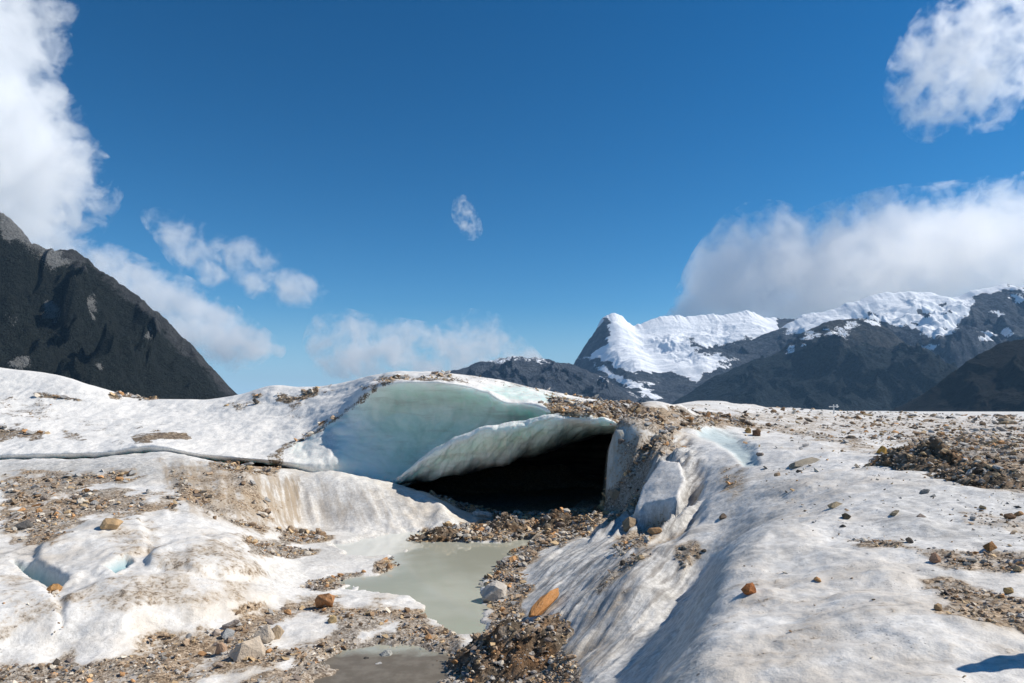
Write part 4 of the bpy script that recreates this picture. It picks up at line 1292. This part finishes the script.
def rod(name, p0, p1, r, parent):
    bm = bmesh.new()
    d = Vector(p1) - Vector(p0)
    bmesh.ops.create_cone(bm, cap_ends=True, segments=10, radius1=r, radius2=r * .8, depth=d.length)
    bmesh.ops.transform(bm, verts=bm.verts, matrix=Matrix.Translation((Vector(p0) + Vector(p1)) / 2) @ d.to_track_quat('Z', 'Y').to_matrix().to_4x4())
    me = bpy.data.meshes.new(name)
    bm.to_mesh(me)
    bm.free()
    me.materials.append(mm_.mat)
    o = bpy.data.objects.new(name, me)
    COL.objects.link(o)
    o.parent = parent
    return o


mk = bpy.data.objects.new('marker_mast', None)
COL.objects.link(mk)
mk.location = loc
tag(mk, 'tiny pale cross shaped mast standing on the far moraine skyline', 'mast')
rod('pole', (0, 0, -.2), (0, 0, .95), .07, mk)
rod('crossbar', (-.45, 0, .72), (.5, 0, .76), .05, mk)
rod('plate', (.32, 0, .62), (.32, 0, .95), .10, mk)

# ---------------------------------------------------------------- heaps of debris
def silt_material():
    m = NT('wet_debris')
    p = m.pos()
    n = m.noise(p, 1.3, 5, 0.6)
    f = m.noise(p, 9, 5, 0.65)
    cell = m.voro(p, 7.0, 'Color'); cs = m.n('ShaderNodeSeparateColor'); m.t.links.new(cell, cs.inputs[0])
    c = m.ramp(m.math('ADD', m.math('MULTIPLY', cs.outputs[0], .55), m.math('MULTIPLY', f, .45)),
               [(0.15, (0.05, 0.038, 0.027)), (0.45, (0.14, 0.106, 0.072)), (0.65, (0.23, 0.178, 0.125)), (0.85, (0.38, 0.31, 0.24))])
    c = m.mix(m.step(n, .45, .65), c, m.mix(1.0, c, (1.15, .85, .6), 'MULTIPLY'))
    h = m.math('ADD', m.math('MULTIPLY', cs.outputs[1], .5), m.math('MULTIPLY', f, .8))
    m.principled(c, 0.85, m.bump(h, 0.9, 0.15), 0.25)
    return m.mat


SILT = silt_material()
SOURCES = []      # (points, weight) that gravel is strewn on


def mound(label, ppx, ppy, wpx, hpx, depth_m, seed, rough=.25, skew=0.0, name='debris_mound', mat=None):
    loc, nrm = hit(ppx, ppy)
    sc = loc.y / F
    rx, hz = wpx * sc * .5, hpx * sc
    n = 90
    g = np.linspace(-1.25, 1.25, n)
    X, Y = np.meshgrid(g, g)
    rr = np.hypot(X, Y) * (1 + .25 * fbm(X * 1.2 + seed, Y * 1.2, 3, seed))
    H = np.clip(1 - rr, 0, 1) ** 1.1 * (1 + rough * 2 * fbm(X * 2.2, Y * 2.2 + seed, 4, seed + 3)) + rough * .45 * ridged(X * 2 + seed, Y * 2, 4, seed + 5) * sstep(1.0, .6, rr) - .12 * sstep(.85, 1.2, rr)
    wx = loc.x + X * rx + skew * H * rx
    wy = loc.y + Y * depth_m + depth_m * .35
    # follow the ground beneath
    gz = np.empty(X.shape)
    for idx in np.ndindex(X.shape):
        l2, _, _, _ = BVH.ray_cast(Vector((float(wx[idx]), float(wy[idx]), loc.z + 1.6)), Vector((0, 0, -1)), 8)
        gz[idx] = l2.z if l2 is not None else loc.z
    wz = gz + H * hz - .03
    me = mesh_np(name, np.stack([wx, wy, wz], -1).reshape(-1, 3), grid_faces(n, n))
    o = link(name, me, mat or SILT)
    m = H > 0.06
    SOURCES.append((np.stack([wx[m], wy[m], wz[m]], -1), .5 * np.full(m.sum(), float(rx * depth_m * 6.25 / n / n))))
    return tag(o, label, 'debris mound')


mound('dark mound of wet grit and stones at the near end of the pool', 512, 664, 128, 30, 1.3, 3, .22)
mound('pointed heap of brown debris before the cave mouth between water and dark', 507, 529, 52, 14, .9, 11, .20)
mound('steep rounded heap of grey brown debris nearest the cave wall', 557, 527, 50, 17, .8, 17, .12)
mound('low long bank of brown silt along the far pool shore', 435, 537, 66, 8, .8, 23, .12)
mound('dark rough mound of earth and rocks on the open plateau ice', 944, 469, 100, 27, 1.8, 29, .26)
mound('grey brown rocky heap adjoining the dark mound at the frame edge', 1002, 480, 90, 18, 1.3, 37, .28)

# ---------------------------------------------------------------- loose stones
gx, gy = np.gradient(LX, axis=1), np.gradient(LY, axis=0)
cell_area = np.abs(gx * gy)
vis_ = (LZ > 0.015) & (LY > 4) & (LY < 105) & (LPX > -30) & (LPX < 1060) & (LPY < 700) & ~((LY > 33.3) & (LPX < 612))
clump = .35 + 1.3 * sstep(-.25, .5, fbm(LX * .8, LY * .8, 3, 801))
wgt = np.clip(dirt - .40, 0, 1) ** 1.1 * 3.6 * clump
sparse = .022 * area([(745, 440), (1040, 440), (1040, 560), (900, 545), (820, 535), (760, 500)], 8, 10) + .05 * area([(930, 500), (1040, 500), (1040, 560), (960, 540)], 8, 10) \
    + .085 * area([(690, 410), (1040, 416), (1040, 450), (860, 445), (760, 430)], 5, 5) + .02 * area([(0, 600), (60, 590), (66, 640), (40, 650)], 3, 4) + .003 * area([(720, 560), (1040, 560), (1040, 700), (700, 700)], 5, 5)
sparse = sparse + .9 * area([(50, 592), (60, 596), (62, 632), (54, 640), (47, 634), (56, 610)], 1.5, 2)
wgt = (wgt + sparse * clump) * vis_ * cell_area / np.maximum(LY, 8) ** 1.75 * (1 - mud * .8)
SRC = [(LV[wgt.ravel() > 0], wgt.ravel()[wgt.ravel() > 0])]
ua = np.linalg.norm(np.cross(np.gradient(UV, axis=1), np.gradient(UV, axis=0)), axis=2)
nz = np.cross(np.gradient(UV, axis=1), np.gradient(UV, axis=0))
nz = np.abs(nz[..., 2]) / (np.linalg.norm(nz, axis=2) + 1e-9)
uw = np.clip(ud - .3, 0, 1) ** 1.3 * 3.0 * (RG > 1.8) * (RG < 4.1) * (nz > .25) * ua / np.maximum(UV[..., 1], 8) ** 1.75
SRC.append((UVf[uw.ravel() > 0], uw.ravel()[uw.ravel() > 0]))
for pts, wv in SOURCES:
    SRC.append((pts, wv / np.maximum(pts[:, 1], 8) ** 1.75 * 2.2))
pts = np.concatenate([s[0] for s in SRC])
ww = np.concatenate([s[1] for s in SRC])
N_ST = 36000
pick = RNG.choice(len(pts), N_ST, p=ww / ww.sum())
sp_ = pts[pick] + 0.0
jit = np.stack([RNG.normal(size=N_ST), RNG.normal(size=N_ST)], -1) * (0.0035 * sp_[:, 1:2])
sp_[:, :2] += jit
smin = np.maximum(0.0022 * sp_[:, 1], .02)
size = smin * (1 - RNG.random(N_ST)) ** (-1 / 2.05)
size = np.minimum(size, np.maximum(.0118 * sp_[:, 1], .05))
PAL = 1.30 * np.array([BROWN, (0.30, 0.22, 0.15), TAN, PALE, GREYS, DARK, (0.40, 0.22, 0.10), (0.16, 0.13, 0.11), (0.36, 0.33, 0.30)])
PNAME = ['brown', 'light brown', 'tan', 'pale', 'grey', 'dark', 'rusty orange', 'dark brown', 'light grey']
pc = RNG.choice(len(PAL), N_ST, p=[.16, .18, .13, .13, .12, .07, .06, .08, .07])
col = PAL[pc] * (0.75 + .5 * RNG.random((N_ST, 1)))
ppx, ppy = project(sp_[:, 0], sp_[:, 1], sp_[:, 2])
inframe = (ppx > 4) & (ppx < 1020) & (ppy > 5) & (ppy < 678)
score = size / sp_[:, 1] * inframe * (1 - .5 * ((sp_[:, 1] > 34)))
order = np.argsort(-score)
chosen = []
for i in order:
    if len(chosen) >= 262:
        break
    if any((ppx[i] - px) ** 2 / (wpx + 3) ** 2 + (ppy[i] - py + hpx / 2) ** 2 / (hpx + 3) ** 2 < 1 for (px, py, wpx, hpx, *_r) in UNIQUE):
        continue
    chosen.append(i)
rest = np.ones(N_ST, bool)
rest[chosen] = False
PLACES = [
    (lambda x, y: y < 470 and x > 640 and x < 890, 'on the far moraine behind the blue melt channel'),
    (lambda x, y: y < 500 and x >= 890, 'around the dark earth mound on the plateau'),
    (lambda x, y: x > 740 and y < 538, 'scattered on the open white plateau'),
    (lambda x, y: x > 740 and y < 574, 'in the upper gravel strip on the plateau'),
    (lambda x, y: x > 740, 'in the lower gravel strip on the plateau'),
    (lambda x, y: y < 460 and x > 470, 'on the debris covered roof above the cave'),
    (lambda x, y: y < 445, 'on the crest of the ice ridge'),
    (lambda x, y: x > 570 and y < 545, 'in the dirt band beside the cave mouth'),
    (lambda x, y: x > 405 and y < 546, 'on the debris bar before the cave'),
    (lambda x, y: x > 432, 'on the stony shore and mound at the pool end'),
    (lambda x, y: x < 225 and y < 560, 'on the gravel bank under the ice ridge'),
    (lambda x, y: x < 70 and y < 645, 'in the gully between the low ice slabs'),
    (lambda x, y: y < 592, 'on the gravel fan where the ice meets the pool'),
    (lambda x, y: x < 190, 'in the foreground gravel below the ice slabs'),
    (lambda x, y: x < 300, 'in the foreground gravel around the beige slab'),
    (lambda x, y: True, 'in the wet gravel at the near pool shore'),
]
for i in chosen:
    x, y = ppx[i], ppy[i]
    place = next(p for f, p in PLACES if f(x, y))
    s = size[i]
    big = s / sp_[i, 1] * F
    word = 'sizeable' if big > 7.5 else 'small'
    loc = Vector(sp_[i])
    o = stone_obj('stone', PROTO[int(RNG.integers(14))], loc + Vector((0, 0, s * .18)), (s * (.9 + .5 * RNG.random()), s * (.75 + .3 * RNG.random()), s * (.7 + .4 * RNG.random())),
                  (RNG.normal() * .25, RNG.normal() * .25, RNG.random() * 6.28), col[i])
    tag(o, f'{word} {PNAME[pc[i]]} stone {place}', 'stone', f'{word} {PNAME[pc[i]]} stones {place}')

# the remaining grit nobody could count
ri_ = np.where(rest)[0]
low_protos = []
for k in range(10):
    me = hull_rock(900 + k, 9 + k % 4, .7, detail=False)
    me.calc_loop_triangles()
    v = np.array([v.co[:] for v in me.vertices])
    t = np.array([t.vertices[:] for t in me.loop_triangles])
    low_protos.append((v, t))
    bpy.data.meshes.remove(me)
VV, FF, CC, base = [], [], [], 0
kind_ = RNG.integers(0, 10, len(ri_))
for k in range(10):
    ids = ri_[kind_ == k]
    v, t = low_protos[k]
    n = len(ids)
    ang = RNG.random(n) * 2 * PI
    ca, sa = np.cos(ang), np.sin(ang)
    scl = size[ids, None] * np.stack([.9 + .5 * RNG.random(n), .7 + .4 * RNG.random(n), .7 + .4 * RNG.random(n)], -1)
    q = v[None] * scl[:, None]
    tl = RNG.normal(size=(n, 1)) * .3
    qx = q[..., 0] * ca[:, None] - q[..., 1] * sa[:, None]
    qy = q[..., 0] * sa[:, None] + q[..., 1] * ca[:, None]
    q = np.stack([qx, qy, q[..., 2] + qx * tl], -1) + sp_[ids][:, None] + np.array([0, 0, 1.0]) * (size[ids] * .15)[:, None, None]
    VV.append(q.reshape(-1, 3))
    FF.append((t[None] + (base + np.arange(n) * len(v))[:, None, None]).reshape(-1, 3))
    CC.append(np.repeat(np.concatenate([col[ids], np.ones((n, 1))], -1), len(v), 0))
    base += n * len(v)
me = mesh_np('gravel', np.concatenate(VV), np.concatenate(FF), np.concatenate(CC), smooth=False, attr='stone_colour')
tag(link('gravel', me, GRIT), kind='stuff')

# ---------------------------------------------------------------- air
HAZE = True
if HAZE:
    me = bpy.data.meshes.new('haze')
    x0, x1, y0, y1, z0, z1 = -9500, 9500, -300, 8950, -80, 1560
    me.from_pydata([(x, y, z) for z in (z0, z1) for y in (y0, y1) for x in (x0, x1)], [], [(0, 2, 3, 1), (4, 5, 7, 6), (0, 1, 5, 4), (2, 6, 7, 3), (0, 4, 6, 2), (1, 3, 7, 5)])
    hm = NT('air')
    vol = hm.n('ShaderNodeVolumePrincipled')
    vol.inputs['Color'].default_value = (0.34, 0.64, 1.0, 1)
    vol.inputs['Density'].default_value = 2.0e-5
    hm.t.links.new(vol.outputs[0], hm.out.inputs['Volume'])
    hm.mat.cycles.homogeneous_volume = True
    tag(link('haze', me, hm.mat), kind='stuff')

# ================================================================ light, sky, camera
SUN_AZ, SUN_EL = math.radians(85), math.radians(44)
w = bpy.data.worlds.new('World')
S.world = w
w.use_nodes = True
nt = w.node_tree
nt.nodes.clear()
sky = nt.nodes.new('ShaderNodeTexSky')
sky.sky_type = 'NISHITA'
sky.sun_disc = False
sky.sun_elevation = SUN_EL
sky.sun_rotation = SUN_AZ
sky.altitude = 1200
sky.air_density = 1.0
sky.dust_density = 0.1
sky.ozone_density = 2.5
bg = nt.nodes.new('ShaderNodeBackground')
bg.inputs[1].default_value = 0.054
ou = nt.nodes.new('ShaderNodeOutputWorld')
hs = nt.nodes.new('ShaderNodeHueSaturation')
hs.inputs['Hue'].default_value = 0.490
hs.inputs['Saturation'].default_value = 1.38
nt.links.new(sky.outputs[0], hs.inputs['Color'])
gm = nt.nodes.new('ShaderNodeGamma')
gm.inputs[1].default_value = 1.22
nt.links.new(hs.outputs[0], gm.inputs[0])
tcw = nt.nodes.new('ShaderNodeTexCoord')
szw = nt.nodes.new('ShaderNodeSeparateXYZ')
nt.links.new(tcw.outputs['Generated'], szw.inputs[0])
mrw = nt.nodes.new('ShaderNodeMapRange')
mrw.interpolation_type = 'SMOOTHSTEP'
nt.links.new(szw.outputs[2], mrw.inputs[0])
mrw.inputs[1].default_value = 0.16
mrw.inputs[2].default_value = 0.01
mrw.inputs[4].default_value = 0.9
mxw = nt.nodes.new('ShaderNodeMix')
mxw.data_type = 'RGBA'
mxw.blend_type = 'COLOR'
nt.links.new(mrw.outputs[0], mxw.inputs[0])
nt.links.new(gm.outputs[0], mxw.inputs[6])
mxw.inputs[7].default_value = (0.42, 0.70, 1.0, 1)
nt.links.new(mxw.outputs[2], bg.inputs[0])
nt.links.new(bg.outputs[0], ou.inputs[0])
sd_ = Vector((math.cos(SUN_EL) * math.sin(SUN_AZ), math.cos(SUN_EL) * math.cos(SUN_AZ), math.sin(SUN_EL)))
lamp = bpy.data.lights.new('sun', 'SUN')
lamp.energy = 4.2
lamp.angle = math.radians(0.5)
lamp.color = (1.0, 0.945, 0.855)
so = bpy.data.objects.new('sun', lamp)
COL.objects.link(so)
so.rotation_euler = sd_.to_track_quat('Z', 'Y').to_euler()
so.location = (30, 20, 60)

cam = bpy.data.cameras.new('camera')
cam.sensor_width = 36
cam.lens = 36 * F / 1024
cam.clip_start = 0.1
cam.clip_end = 60000
co = bpy.data.objects.new('camera', cam)
COL.objects.link(co)
co.location = (0, 0, CAMZ)
co.rotation_euler = (PI / 2 + TH, 0, 0)
S.camera = co
S.view_settings.view_transform = 'Standard'
S.view_settings.look = 'None'
S.view_settings.gamma = 1
S.view_settings.exposure = 0.36
S.view_settings.use_curve_mapping = False
S.cycles.use_denoising = True
S.cycles.max_bounces = 12
S.cycles.diffuse_bounces = 4
S.cycles.volume_bounces = 12
